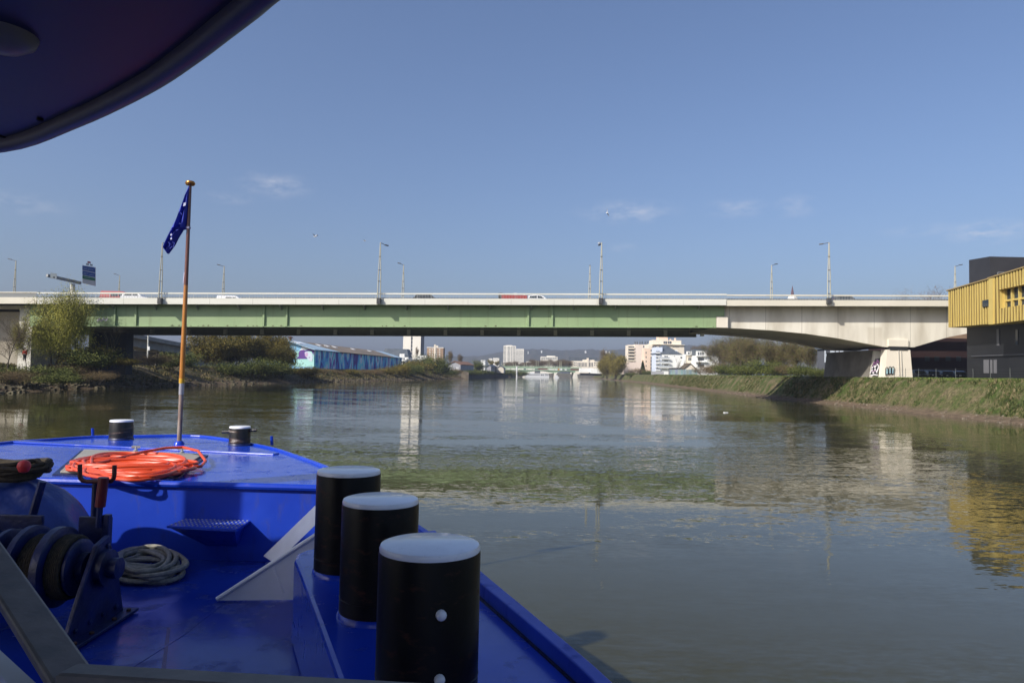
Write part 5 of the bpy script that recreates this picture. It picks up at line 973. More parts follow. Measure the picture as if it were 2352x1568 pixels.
for (uv, hw), lb in zip(caps, labs):
    Y = .2 * FPX / hw; top = at(uv[0], uv[1], Y); base = Vector((top.x, top.y, ZD)); b_ = bollard(base, .2, top.z - ZD, label=lb)
    dirc = Vector((-top.x, -top.y, 0)).normalized(); ang = {'n': .23, 'm': .16, 'f': .16}[lb[0]]
    d2 = Matrix.Rotation(ang, 3, 'Z') @ dirc
    hs = (top.z - ZD - .21, top.z - ZD - .442) if lb[0] == 'n' else (top.z - ZD - .22,)
    for hh in hs:
        s0 = base + d2 * .19 + Vector((0, 0, hh)); s1 = base + d2 * .212 + Vector((0, 0, hh))
        obj('stud', MB().tube([s0, s1, s1 + d2 * .008, s1 + d2 * .014], [.02, .02, .016, .008], 12), WHITE, b_, smooth=True)
# bow bollards: scuffed
bm_ = bpy.data.materials.new('scuffed_black'); t, b = nt(bm_); L = t.links.new; b.inputs['Roughness'].default_value = .35
g = t.nodes.new('ShaderNodeNewGeometry'); mp = t.nodes.new('ShaderNodeMapping'); mp.inputs['Scale'].default_value = (3, 3, 22); L(g.outputs['Position'], mp.inputs[0])
n1 = t.nodes.new('ShaderNodeTexNoise'); n1.inputs['Scale'].default_value = 1.0; n1.inputs['Detail'].default_value = 5; L(mp.outputs[0], n1.inputs[0])
r1 = t.nodes.new('ShaderNodeValToRGB'); e = r1.color_ramp.elements; e[0].position = .52; e[0].color = (.010, .010, .010, 1); e[1].position = .68; e[1].color = (.42, .38, .32, 1); x = e.new(.6); x.color = (.06, .035, .025, 1)
L(n1.outputs['Fac'], r1.inputs[0]); L(r1.outputs[0], b.inputs['Base Color'])
for (u, vt, vb, hw, lb) in ((278, 964.5, 1011, 25.0, 'left bow bollard scuffed by ropes'), (550, 979, 1024, 23.5, 'right bow bollard scuffed by ropes with a cross bar')):
    base = pz(u, vb - 2, ZP); r = hw * base.y / FPX; top = at(u, vt, base.y); b_ = bollard(base, r, top.z - ZP, bm_, label=lb)
    if u > 400: obj('cross_bar', MB().tube([at(510, 991.5, base.y), at(590, 987, base.y)], .022, 8), BLACKP, b_, smooth=True)
for (u, v0, v1) in ((213.5, 983, 1003), (624.5, 1001, 1022)): p = pz(u, v1, ZR - .05); obj('pin', MB().tube([p, at(u - .5, v0, p.y)], .022, 8), BLUE, bt)
# flagpole
fpb = pz(411.5, 1020, ZP); YP_ = fpb.y; fpt = at(437, 421, YP_)
def fpx(u, v): return at(u, v, YP_)
vline = lambda v: 411.5 + (437 - 411.5) * (1020 - v) / (1020 - 421)
OAK = mat('varnished_wood', (.34, .125, .018), .28, c2=(.46, .19, .03), scale=6, stretch=(6, 6, .6), coat=.4); DOAK = mat('dark_varnished_wood', (.10, .030, .022), .3, c2=(.15, .05, .03), scale=6, stretch=(6, 6, .6), coat=.4); FADE = mat('weathered_pole_paint', (.34, .28, .22), .6, c2=(.13, .06, .04), scale=9, stretch=(1, 1, .35))
fl = obj('flagpole', MB().tube([fpx(vline(655), 655), fpx(vline(870), 870)], [.029, .037], 16), OAK, bt, smooth=True, label='orange varnished middle length of the flagpole')
obj('upper_length', MB().tube([fpx(vline(425), 425), fpx(vline(655), 655)], [.022, .029], 16), DOAK, fl, smooth=True, label='dark red brown upper length of the flagpole')
obj('yellow_band', MB().tube([fpx(vline(869), 869), fpx(vline(880), 880)], .039, 16), mat('yellow_paint', (.52, .30, .02), .4), fl, smooth=True)
obj('metal_sleeve', MB().tube([fpx(vline(880), 880), fpx(vline(906), 906)], .036, 16), mat('sleeve_metal', (.42, .42, .45), .35, metal=.6), fl, smooth=True)
obj('lower_length', MB().tube([fpx(vline(906), 906), fpx(vline(1019), 1019)], [.031, .031], 16), FADE, fl, smooth=True, label='peeling weathered lower length of the flagpole')
q = fpx(437, 421); obj('finial', MB().lathe([(.01, -.035), (.055, -.03), (.068, -.012), (.07, .004), (.064, .008), (.064, .014), (.055, .028), (.02, .036)], q, 'Z', 24), mat('gilt_brass', (.50, .24, .07), .25, metal=.8), fl, smooth=True)
obj('socket', MB().lathe([(.075, 0), (.07, .02), (.045, .05)], fpb, 'Z', 16), BLUE, bt, smooth=True)
q = fpx(vline(535), 535); obj('tape_band', MB().lathe([(.034, -.01), (.034, .02)], fpx(vline(524), 524), 'Z', 12), mat('tape_grey', (.42, .40, .50), .5), fl); obj('halyard', MB().tube([fpx(vline(620) - 4, 625), fpx(vline(640) - 5.5, 650)], .012, 6), mat('tape_grey', (.42, .40, .50), .5), fl)
# hatch with grey board under the hose, its dark coaming, and wing nuts on the ridge
hp_ = [pz(u, v, ZP) for u, v in ((186, 1036), (478, 1047), (408, 1100), (120, 1092))]
obj('hatch_coaming', MB().prism([p + Vector((0, 0, .001)) for p in hp_], (0, 0, .014)), NAVY, bt)
hb_ = [hp_[0].lerp(hp_[2], .04), hp_[1].lerp(hp_[3], .04), hp_[2].lerp(hp_[0], .04), hp_[3].lerp(hp_[1], .04)]
obj('hatch_board', MB().prism([p + Vector((0, 0, .016)) for p in hb_], (0, 0, .022)), mat('weathered_board', (.30, .29, .26), .8, c2=(.22, .21, .19), scale=3, stretch=(1, 8, 1)), bt, bevel=.006)
for u, v in ((312, 1036), (418, 1040)): p = pz(u, v, ZP + .02); obj('wing_nut', MB().lathe([(.03, 0), (.03, .02), (.014, .03), (.014, .06)], p, 'Z', 10).box(p + Vector((0, 0, .055)), (.10, .02, .03), rz=.3), mat('bright_zinc', (.60, .60, .60), .3, metal=.7), bt)
# step plate on the bulkhead
T = [at(427, 1190, bh0.y - .02), at(576, 1194, bh0.y - .03)]; zs = T[0].z; F = [pz(383, 1207, zs), pz(543, 1215.5, zs)]; 
stp = obj('step', MB().prism([T[0], T[1], Vector((F[1].x, F[1].y, zs)), Vector((F[0].x, F[0].y, zs))], (0, 0, -.02)), BLUEM, bt)
dd = Vector((0, 0, -.24)); obj('bracket', MB().add([T[0] + Vector((.04, 0, -.021)), T[1] + Vector((-.04, 0, -.021)), F[1] + Vector((-.02, .02, -.021)), F[0] + Vector((.02, .02, -.021)), T[0] + Vector((.22, 0, -.26)), T[1] + Vector((-.12, 0, -.26))], [(0, 3, 2, 1), (0, 1, 5, 4), (3, 4, 5, 2), (0, 4, 3), (1, 2, 5)]), BLUEM, stp)
dm = MB()
for i in range(16):
    for j in range(5):
        k, l = (i + .5) / 16, (j + .6) / 5.4; p = T[0].lerp(T[1], k).lerp(F[0].lerp(F[1], k), l); dm.box((p.x, p.y, zs + .003), (.016, .01, .006))
obj('tread_stud', dm, STEEL, stp)
# white stays of the bulwark
a0, a1 = at(605, 1276, 6.66), at(632, 1294, 6.42); t0 = at(742, 1143, 6.5); t1 = t0 + (a1 - a0)
obj('bulwark_stay', MB().prism([a0, a1, t1, t0], (.012, -.01, .012)), WHITE, bt, label='flat white stay plate rising to the bulwark')
s0, s1, s2 = pz(498, 1378.5, ZL), pz(740, 1357, ZL), at(742, 1217, 5.75)
s1.y = s0.y + .08; w_ = obj('bulwark_stay', MB().prism([s0, Vector((s2.x, s1.y, ZL)), s2], (0, .012, 0)), WHITE, bt, label='triangular white stay plate on the lower deck')
obj('edge_rod', MB().tube([s0 + Vector((0, 0, .01)), s2], .018, 8), WHITE, w_, smooth=True); obj('weld_rib', MB().bar(at(627, 1303, 5.6), at(652, 1362, 5.6), .012), WHITE, w_)
# bow winch at the left
wn_ = obj('winch', MB().lathe([(.10, -1.9), (.10, 0)], (-2.9, 5.0, 2.29), 'X', 24), NAVY, bt, smooth=True, label='dark blue bow winch with rope drums')
obj('side_plate', MB().prism([(-2.86, 4.63, ZL), (-2.86, 5.34, ZL), (-2.86, 5.26, 2.13), (-2.86, 5.1, 2.49), (-2.86, 4.96, 2.45), (-2.86, 4.78, 2.15)], (.035, 0, 0)), NAVY, wn_, bevel=.008)
obj('axle_boss', MB().lathe([(.125, 0), (.125, .05), (.07, .055), (.07, .12), (.02, .125)], (-2.825, 5.03, 2.28), 'X', 28), NAVY, wn_, smooth=True)
for x, r, w in ((-2.97, .19, .02), (-3.12, .27, .035), (-3.31, .275, .03), (-3.46, .25, .025), (-3.70, .275, .05), (-3.95, .26, .03), (-4.2, .275, .05)):
    obj('drum_flange', MB().lathe([(r - .03, -w), (r, -w + .01), (r, w - .01), (r - .03, w)], (x, 5.0, 2.29), 'X', 40), NAVY, wn_, smooth=True)
ROPE = mat('brown_rope', (.05, .037, .02), .9, c2=(.025, .019, .012), scale=40, bump=.003, bscale=90)
for x0, x1 in ((-3.0, -3.08), (-3.16, -3.27), (-3.50, -3.64), (-3.76, -3.91)):
    cl = []
    for i in range(140): a_ = i / 140 * 7 * 2 * math.pi; cl.append((x0 + (x1 - x0) * i / 139, 5.0 + .2 * math.cos(a_), 2.29 + .2 * math.sin(a_)))
    obj('wound_rope', MB().tube(cl, .02, 6), ROPE, wn_, smooth=True)
obj('side_plate', MB().prism([(-4.5, 4.63, ZL), (-4.5, 5.34, ZL), (-4.5, 5.1, 2.5), (-4.5, 4.9, 2.5)], (.035, 0, 0)), NAVY, wn_)
obj('brake_bracket', MB().box(at(219, 1217, 5.35), (.24, .03, .20)).box(at(245, 1215, 5.33), (.05, .05, .22)), NAVY, wn_, bevel=.006); obj('brake_bracket', MB().box(at(30, 1206, 5.35), (.45, .03, .16)), NAVY, wn_, bevel=.006)
obj('lever', MB().tube([at(216, 1205, 5.4), at(221, 1100, 5.4)], .026, 10), NAVY, wn_, smooth=True)
DRED = mat('dark_red_paint', (.16, .012, .012), .4, c2=(.10, .01, .01), scale=12)
lv = obj('lever', MB().tube([at(226, 1210, 5.3), at(230, 1160, 5.3)], .022, 8), NAVY, wn_, smooth=True, label='brake lever with red grip'); obj('grip', MB().tube([at(230, 1163, 5.3), at(238, 1096, 5.3)], .036, 12), DRED, lv, smooth=True)
U_ = [(183.5, 1066), (183.5, 1092), (185, 1098), (190, 1103), (200, 1105), (245, 1105), (256, 1104), (261, 1098), (262.5, 1090), (263, 1068)]
obj('crank_handle', MB().tube([at(u, v, 5.35) for u, v in U_], .0165, 8), mat('oxide_red_brown', (.085, .02, .014), .5), wn_, smooth=True)
obj('lever', MB().tube([at(70, 1200, 5.6), at(98, 1105, 5.6)], .03, 8), NAVY, wn_, smooth=True, label='dark slanting brake lever in front of the tarpaulin')
for (y, z) in ((4.74, 1.95), (4.9, 1.95), (5.06, 1.95), (5.22, 1.95), (5.08, 2.42)): obj('bolt', MB().lathe([(.018, 0), (.018, .012), (.008, .016)], (-2.826, y, z), 'X', 8), NAVY, wn_)
obj('base_flange', MB().box((-2.80, 4.985, ZL + .012), (.12, .8, .022)), NAVY, wn_, bevel=.004)
for y in (4.66, 4.85, 5.12, 5.31): obj('bolt', MB().lathe([(.016, 0), (.016, .014), (.008, .018)], (-2.775, y, ZL + .022), 'Z', 8), RUST, wn_)
# wheelhouse behind, its round roof overhead, handrail of the bridge wing
ZC = 4.92
cp = [pz(u, v, ZC) for u, v in ((0, 350), (170, 293), (330, 217), (430, 152), (505, 95), (570, 45), (625, 0))]
RF = [Vector((-7.0, 0, ZC)), Vector((-7.5, 1.8, ZC)), Vector((-7.5, 3.3, ZC)), Vector((-6.95, 3.85, ZC)), Vector((-6.0, 4.1, ZC)), Vector((-4.9, 4.18, ZC)), Vector((-3.8, 4.22, ZC))] + cp + [Vector((-.56, 2.08, ZC)), Vector((-.34, 1.7, ZC)), Vector((-.16, 1.25, ZC)), Vector((-.05, .7, ZC)), Vector((0, 0, ZC)), Vector((-.2, -3, ZC)), Vector((-6.2, -3, ZC))]
ol = smooth_line(RF[:-2], 5) + RF[-2:]
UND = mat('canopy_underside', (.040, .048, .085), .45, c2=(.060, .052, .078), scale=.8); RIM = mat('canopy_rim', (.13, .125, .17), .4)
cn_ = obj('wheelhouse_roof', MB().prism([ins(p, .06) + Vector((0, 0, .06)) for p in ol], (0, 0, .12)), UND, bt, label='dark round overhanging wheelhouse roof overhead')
obj('rim', MB().tube([p + Vector((0, 0, .05)) for p in ol[:-1]], .05, 12), RIM, cn_, smooth=True)
for u, v in ((92, 273), (262, 228), (358, 165), (462, 76)): obj('screw', MB().lathe([(.016, -.012), (.016, .01)], pz(u, v, ZC + .058), 'Z', 8), TYRE, cn_)
obj('seam', MB().bar(pz(0, 312, ZC + .056), pz(36, 325, ZC + .056), .012, .006), TYRE, cn_)
dl = pz(4, 78, ZC + .06); obj('dome_lamp', MB().lathe([(.02, -.07), (.07, -.06), (.115, -.03), (.125, 0)], dl, 'Z', 24), mat('frosted_lamp', (.30, .28, .24), .4), cn_, smooth=True)
wh_ = obj('wheelhouse', MB().box((-3.6, -1.2, 3.5), (3.4, 3.0, 3.28)), WHITE, bt)
for x in (-4.6, -3.6, -2.6): obj('window', MB().box((x, .31, 4.2), (.85, .03, 1.0)), GLASS, wh_)
obj('mast', MB().tube([(-6.25, 3.98, ZC + .1), (-6.25, 3.98, ZC + 2.2)], .19, 16), WHITE, cn_, smooth=True, label='unseen post added on the roof to cast a shadow')  # out of view, added only to throw the shadow strip on the bulkhead
HR = mat('worn_grey_rail', (.25, .205, .165), .5, c2=(.17, .145, .12), scale=14, bump=.001, bscale=60)
r0_, r1_, r2_ = at(-110, 1150, 1.75), at(172, 1574, 1.12), at(1300, 1643, .98)
hr = obj('handrail', MB().bar(r0_, r1_ + (r1_ - r0_).normalized() * .02, .062, .022), HR, bt, bevel=.006); obj('rail_length', MB().bar(r1_ + Vector((-.015, 0, .002)), r2_, .05, .05), HR, hr, bevel=.008)
obj('rail_post', MB().tube([r1_ - Vector((0, 0, .03)), (r1_.x, r1_.y, ZL)], .018, 8), HR, hr); obj('rail_post', MB().tube([r0_ - Vector((0, 0, .03)), (r0_.x, r0_.y, ZL)], .018, 8), HR, hr)
obj('white_bulwark_edge', MB().bar(at(-60, 1480, 1.4), at(60, 1600, 1.15), .03, .03), WHITE, hr)
# ------------------------------------------------------------------ loose things on the boat
def coil(name, label, cat, cu, cv, ru, rv, z0, loops, r, m, jit, seed, tail=None, zstep=.004, smin=.76):
    rr = random.Random(seed); mb = MB(); pts = []
    N = 44; ph = rr.random() * 6
    for l in range(loops):
        ju, jv, sc_ = rr.uniform(-jit, jit), rr.uniform(-jit * .35, jit * .35), rr.uniform(.72 if smin < .7 else smin, 1.06); sy_ = rr.uniform(smin, 1.06); rot = rr.uniform(-.14, .14); lift = rr.uniform(0, 1)
        for i in range(N):
            a_ = 2 * math.pi * i / N + ph; nx = ru * sc_ * math.cos(a_) * (1 + .05 * math.sin(3 * a_ + l)); ny = rv * sy_ * math.sin(a_) * (1 + .10 * math.sin(2 * a_ + l * 1.7))
            u = cu + ju + nx; v = cv + jv + ny + rot * nx * .18
            pts.append(pz(u, v, z0) + Vector((0, 0, r + l * zstep + .016 * lift * (1 + math.sin(a_ * 2 + l)))))
    # soften the jumps between loops
    for _ in range(2): pts = [pts[0]] + [(pts[i - 1] + pts[i] * 2 + pts[i + 1]) / 4 for i in range(1, len(pts) - 1)] + [pts[-1]]
    if tail: pts += [pz(u, v, z0) + Vector((0, 0, r + h)) for u, v, h in tail]
    mb.tube(pts, r, 8); return tag(obj(name, mb, m, smooth=True), label, cat)
ORG = mat('orange_hose', (.56, .055, .012), .35, c2=(.64, .075, .018), scale=3)
coil('hose', 'coiled glossy orange hose lying on the hatch of the blue foredeck', 'hose', 298, 1076, 138, 27, ZP + .03, 24, .0165, ORG, 20, 11, tail=[(330, 1052, .06), (380, 1045, .07), (420, 1043, .07), (455, 1050, .06), (472, 1066, .02), (462, 1074, .0), (430, 1076, .0), (390, 1077, .02)], zstep=.0012, smin=.15)
GRP = mat('grey_rope', (.26, .25, .21), .9, c2=(.17, .165, .14), scale=30, bump=.004, bscale=70)
coil('mooring_rope', 'coiled pale grey mooring rope lying on the lower deck beside the winch', 'rope', 330, 1310, 78, 30, ZL, 10, .021, GRP, 20, 5, zstep=.009, smin=.5)
tp_ = MB(); nu, nv = 48, 18
for j in range(nv + 1):
    for i in range(nu):
        a_ = 2 * math.pi * i / nu; k = j / nv; e = (1 - k ** 2.6) ** .5 if k < 1 else 0
        fold = 1 + .15 * math.sin(a_ * 8 + 2 + k * 3) * (1 - e) + .04 * mnoise.noise(Vector((math.cos(a_) * 2, math.sin(a_) * 2, k * 3)))
        x = -4.42 + .92 * fold * (math.copysign(abs(math.cos(a_)) ** .75, math.cos(a_))) * (.12 + .88 * math.sin(min(1, (1 - k) * 1.25) * math.pi / 2) ** .6 if k > 0 else 1)
        y = 6.0 + .52 * fold * (math.copysign(abs(math.sin(a_)) ** .75, math.sin(a_))) * (.12 + .88 * math.sin(min(1, (1 - k) * 1.25) * math.pi / 2) ** .6 if k > 0 else 1)
        z = 1.95 + .83 * k + .12 * mnoise.noise(Vector((x * 2.0, y * 2.6, 1))) + .05 * mnoise.noise(Vector((x * 5, y * 6, 3)))
        tp_.v.append((x, y, z))
for j in range(nv):
    for i in range(nu): tp_.f.append((j * nu + i, j * nu + (i + 1) % nu, (j + 1) * nu + (i + 1) % nu, (j + 1) * nu + i))
tp_.f.append(tuple(nv * nu + i for i in range(nu)))
tag(obj('tarpaulin', tp_, mat('blue_tarpaulin', (.022, .05, .25), .4, c2=(.012, .028, .15), scale=3, bump=.05, bscale=3.2), smooth=True), 'crumpled dark blue tarpaulin bundled over gear behind the winch', 'tarpaulin')
def coil3(name, label, cat, c_, rx, ry, loops, r, m, seed):
    rr = random.Random(seed); pts = []
    for l in range(loops):
        s_ = rr.uniform(.75, 1.1); ox, oy = rr.uniform(-.05, .05), rr.uniform(-.04, .04)
        for i in range(36): a_ = 2 * math.pi * i / 36; pts.append(Vector(c_) + Vector((ox + rx * s_ * math.cos(a_), oy + ry * s_ * math.sin(a_), l * .012 + .02 * math.sin(a_ * 2 + l))))
    return tag(obj(name, MB().tube(pts, r, 6), m, smooth=True), label, cat)
q = at(5, 1092, 6.0); coil3('rope_coil', 'heap of dark brown rope coiled on top of the blue tarpaulin', 'rope', (q.x, 6.0, 2.76), .36, .22, 9, .022, ROPE, 9)
q = at(55, 1071, 5.72); tag(obj('ball_float', MB().lathe([(.012, -.05), (.035, -.038), (.05, 0), (.042, .03), (.028, .044), (.008, .052)], q, 'Z', 20), mat('red_float', (.55, .03, .03), .5), smooth=True), 'small round red float resting on the heap of brown rope', 'float')
# flag: hanging folded cloth
fm = bpy.data.materials.new('blue_flag_cloth'); t, b = nt(fm); b.inputs['Base Color'].default_value = (.018, .032, .32, 1); b.inputs['Roughness'].default_value = .8
fl_ = MB(); rows = [(428, 435.5, 436.5, 0), (450, 427, 434.5, .03), (480, 417.5, 433, .05), (505, 409, 432, .06), (524, 402, 430.5, .07), (526, 401, 418, .08), (545, 392, 408, .08), (560, 384, 402, .07), (570, 379, 396, .06), (577, 384, 391, .05), (583, 386.5, 388, .03)]
nr_ = 12
rows2 = []
for i in range(len(rows) - 1):
    for s in range(3): k = s / 3; rows2.append(tuple(rows[i][j] + (rows[i + 1][j] - rows[i][j]) * k for j in range(4)))
rows2.append(rows[-1])
for (v, ua, ub, d) in rows2:
    for i in range(nr_ + 1):
        k = i / nr_; p = at(ua + (ub - ua) * k, v, YP_); p.y += d * math.sin(k * math.pi * 3.2 + v * .02) - .02; fl_.v.append(tuple(p))
m_ = nr_ + 1
for j in range(len(rows2) - 1):
    for i in range(nr_): fl_.f.append((j * m_ + i, j * m_ + i + 1, (j + 1) * m_ + i + 1, (j + 1) * m_ + i))
fg_ = tag(obj('flag', fl_, fm, smooth=True), 'limp dark blue flag with white marks hanging from the flagpole at the bow', 'flag'); sol = fg_.modifiers.new('thickness', 'SOLIDIFY'); sol.thickness = .004
def mark(pts, Yo=-.11): obj('emblem', MB().prism([at(u, v, YP_ + Yo) for u, v in pts], (0, .004, 0)), mat('flag_white', (.45, .47, .62), .8), fg_)
def oval(u, v, ru, rv, n=12, rot=.3): return [(u + ru * math.cos(a) * math.cos(rot) - rv * math.sin(a) * math.sin(rot), v + ru * math.cos(a) * math.sin(rot) + rv * math.sin(a) * math.cos(rot)) for a in [2 * math.pi * i / n for i in range(n)]]
mark([(422, 466), (427, 465), (426, 472), (420.5, 474)]); mark(oval(393, 539, 1.9, 2.4)); mark(oval(393, 548, 2.0, 2.4))
ln_ = MB()
for s in ([(386, 556), (391, 560), (388, 567)], [(396, 556), (401, 558), (398, 568)], [(390, 571), (396, 566)], [(414, 488), (418, 493)], [(411, 513), (416, 514)], [(404, 530), (410, 527)]): ln_.ribbon([at(u, v, YP_ - .11) for u, v in s], .007, (0, -.004, 0))
obj('lettering', ln_, mat('flag_thread', (.04, .06, .36), .8), fg_)
# ================================================================== VEGETATION
BARK = mat('bark', (.055, .042, .03), .9, c2=(.09, .075, .055), scale=3); PBARK = mat('pale_bark', (.17, .16, .09), .9, c2=(.11, .10, .06), scale=3)
def limbs(r, h, spread, levels, nk, trunk_r, lean=.1, start=.25, up=.5, multi=1):
    seg = []; tips = []
    def grow(p, d, l, rad, lev):
        k = 4; q = p
        for i in range(k):
            d = (d + Vector((r.uniform(-1, 1), r.uniform(-1, 1), r.uniform(-.4, .9) * up)) * .16).normalized(); n = q + d * l / k; seg.append((q, n, rad * (1 - .5 * i / k), rad * (1 - .5 * (i + 1) / k), lev))
            if lev > 0 and i >= (1 if lev == levels else 0):
                for _ in range(nk if i < k - 1 else nk + 1):
                    s = Vector((r.uniform(-1, 1), r.uniform(-1, 1), r.uniform(-.1, 1) * up)).normalized(); grow(n, (d * (1 - spread) + s * spread).normalized(), l * r.uniform(.42, .68), rad * .45, lev - 1)
            q = n
        tips.append(q)
    for m in range(multi):
        a = 6.28 * m / max(1, multi) + r.random(); grow(Vector((.25 * math.cos(a) * (multi > 1), .25 * math.sin(a) * (multi > 1), -.3)), Vector((lean * math.cos(a), lean * math.sin(a), 1)).normalized(), h * r.uniform(.8, 1.05) * .72, trunk_r, levels)
    return seg, tips
def limb_mesh(seg, minr=0.0):
    mb = MB()
    for a, c, r0, r1, lv in seg:
        if r0 < minr: continue
        n = 6 if lv > 1 else 4; d = (c - a).normalized(); x = d.orthogonal().normalized(); y = d.cross(x); o = len(mb.v)
        for p, rr in ((a, r0), (c, r1)):
            for k in range(n): t_ = 2 * math.pi * k / n; mb.v.append(tuple(p + (x * math.cos(t_) + y * math.sin(t_)) * rr))
        for k in range(n): mb.f.append((o + k, o + (k + 1) % n, o + n + (k + 1) % n, o + n + k))
    return mb
def scatter(tips, n, sp, size, seed, droop=0.0, thin=1.0, flat=.6):
    r = np.random.default_rng(seed); T = np.array([tuple(t_) for t_ in tips]); idx = r.integers(0, len(T), n)
    C = T[idx] + r.normal(0, 1, (n, 3)) * np.array([sp, sp, sp * flat])
    if droop: C[:, 2] -= droop * r.random(n) ** 1.3
    d = r.normal(0, 1, (n, 3)); d[:, 2] += -.6 if droop else .3
    d /= np.linalg.norm(d, axis=1)[:, None]; e = r.normal(0, 1, (n, 3)); e -= (e * d).sum(1)[:, None] * d; e /= np.linalg.norm(e, axis=1)[:, None]
    s = size * (.6 + .8 * r.random(n))[:, None]; V = np.empty((n, 4, 3)); V[:, 0] = C - d * s; V[:, 1] = C + e * s * .5 * thin; V[:, 2] = C + d * s; V[:, 3] = C - e * s * .5 * thin
    return V.reshape(-1, 3), np.arange(4 * n).reshape(n, 4)
def make_tree(name, label, cat, seed, h, spread, levels, nk, tr, leafm, n, sp, size, barkm=BARK, droop=0, thin=1, multi=1, lean=.1, group=None, up=.5, minr=0.0, flat=.6, extra=None):
    r = random.Random(seed); t_ = thing(name, label, cat, group=group); seg, tips = limbs(r, h, spread, levels, nk, tr, lean, up=up, multi=multi)
    obj('trunk', limb_mesh(seg, minr), barkm, t_, local=True)
    V, F = scatter(tips, n, sp, size, seed, droop, thin, flat); V[:, 2] = np.maximum(V[:, 2], .02); fast_mesh('crown', V, F, leafm, t_)
    if extra: V, F = scatter(tips, extra[1], extra[2], extra[3], seed + 99, 0, extra[4], 1); fast_mesh('twigs', V, F, extra[0], t_)
    t_['h'] = max(p.z for p in tips); return t_
LY = leafmat('willow_leaf', (.13, .135, .02), (.40, .37, .08), (.25, .245, .042), .35); LO = leafmat('olive_leaf', (.05, .05, .012), (.24, .18, .04), (.12, .10, .02), .35); LG = leafmat('green_leaf', (.03, .045, .010), (.15, .16, .04), (.08, .095, .02), .4)
LBR = leafmat('brown_twig', (.065, .045, .022), (.22, .16, .075), (.13, .092, .045), .4); LIV = leafmat('ivy_leaf', (.012, .020, .006), (.055, .065, .018), (.028, .038, .009), .6); LYB = leafmat('yellow_bud', (.10, .085, .018), (.26, .21, .05), (.17, .14, .03), .4); LPK = leafmat('grey_pink_twig', (.10, .075, .065), (.24, .19, .16), None, .5)
def place(tr, u, vt, vb, Y, rz=0, wide=1.0, label=None, group=None, first=False):
    """stand a tree so that it spans image rows vt..vb at depth Y"""
    b_ = at(u, vb, Y); hh = at(u, vt, Y).z - b_.z; s = hh / tr['h']
    if first:
        tr.location = b_; tr.rotation_euler = (0, 0, rz); tr.scale = (s * wide, s * wide, s)
        if label: tr['label'] = label
        return tr
    return dup(tr, b_, rz, label, (s * wide, s * wide, s), group)
# large budding tree in front of the bridge at the left, and its companions
w1 = make_tree('budding_tree', 'wispy yellow green budding tree standing before the left end of the bridge', 'tree', 21, 13, .55, 3, 2, .26, LY, 34000, .95, .20, droop=3.2, thin=.4, multi=2, lean=.12, minr=.012)
place(w1, 122, 632, 856, 96, .4, .70, first=True)
w2 = make_tree('budding_tree', 'slim leafy tree at the left edge before the pale abutment', 'tree', 22, 11, .5, 3, 2, .2, LY, 12000, .8, .19, droop=2.0, thin=.35, minr=.012)
place(w2, 62, 715, 858, 94, 1.1, .42, first=True); place(w2, 185, 685, 852, 98, 2.2, .75, label='yellow green budding tree right of the large one, before the green girder')
bt1 = make_tree('bare_tree', 'bare brown twiggy tree at the left edge of the picture', 'tree', 23, 11, .6, 3, 2, .18, LBR, 6000, .7, .22, thin=.14, minr=.01)
place(bt1, 14, 712, 860, 92, 0, .9, first=True)
sp1 = make_tree('sapling', 'thin bare sapling with pale trunk beneath the girder, the leaning one', 'tree', 24, 9, .55, 2, 1, .09, LBR, 350, .35, .2, barkm=PBARK, thin=.12, minr=.004, lean=.0)
place(sp1, 252, 725, 842, 99, 0, .5, first=True); sp1.rotation_euler = (0, -.14, 0); place(sp1, 262, 735, 840, 98.5, 2, .6, label='thin bare sapling with pale trunk beneath the girder, the upright one')
# shrubs
sh1 = make_tree('shrub', 'round olive shrub', 'shrub', 31, 4, .7, 2, 3, .07, LO, 6500, .55, .13, multi=5, lean=.7, up=.35, minr=.02); sh2 = make_tree('shrub', 'dark green shrub', 'shrub', 32, 4, .7, 2, 3, .07, LG, 6500, .6, .125, multi=5, lean=.7, up=.3, minr=.02)
sh3 = make_tree('shrub', 'brown twiggy shrub', 'shrub', 33, 4, .65, 2, 3, .06, LBR, 6500, .55, .17, thin=.2, multi=5, lean=.6, up=.35, minr=.015)
big = make_tree('thicket_tree', 'olive thicket', 'tree', 34, 10, .62, 3, 2, .2, LO, 24000, .8, .19, multi=4, lean=.45, up=.35, minr=.03)
lf = [(sh2, 20, 842, 880, 92, 'dark green shrub at the left edge above the rocky shore', 1.6), (sh2, 100, 838, 876, 91, 'dark green shrub below the large budding tree', 1.8), (sh3, 160, 835, 870, 95, 'brown shrub at the foot of the trees, left of the girder saplings', 1.8), (sh2, 215, 800, 852, 97, 'green shrub behind the leaning sapling under the girder', 1.3), (sh1, 190, 790, 856, 99, 'olive shrub below the budding tree right of its trunk', 1.1), (sh1, 280, 820, 842, 99, 'small yellow green shrub at the foot of the two saplings', 1.7), (sh3, 50, 850, 884, 86, 'low brown shrub on the rocky shore at far left', 2.0), (sh2, 140, 856, 886, 86, 'low dark shrub on the rocky shore below the budding tree', 2.0), (sh3, 225, 852, 880, 92, 'low brown shrub on the shore left of the sandy slope', 1.8), (sh3, 360, 812, 846, 128, 'brown scrub in front of the ramp viaduct', 1.8), (sh2, 418, 806, 850, 150, 'dark shrub in front of the ramp just behind the flagpole', 1.2), (sh2, 396, 818, 848, 138, 'dark shrub in shade left of the flagpole', 1.3)]
used = set()
def put_all(lst, group=None):
    for i, (tr, u, vt, vb, Y, lab, wd) in enumerate(lst):
        f = tr.name not in used; used.add(tr.name); place(tr, u, vt, vb, Y, i * 1.7, wd, lab, group, first=f)
        if f and group: tr['group'] = group
put_all(lf)
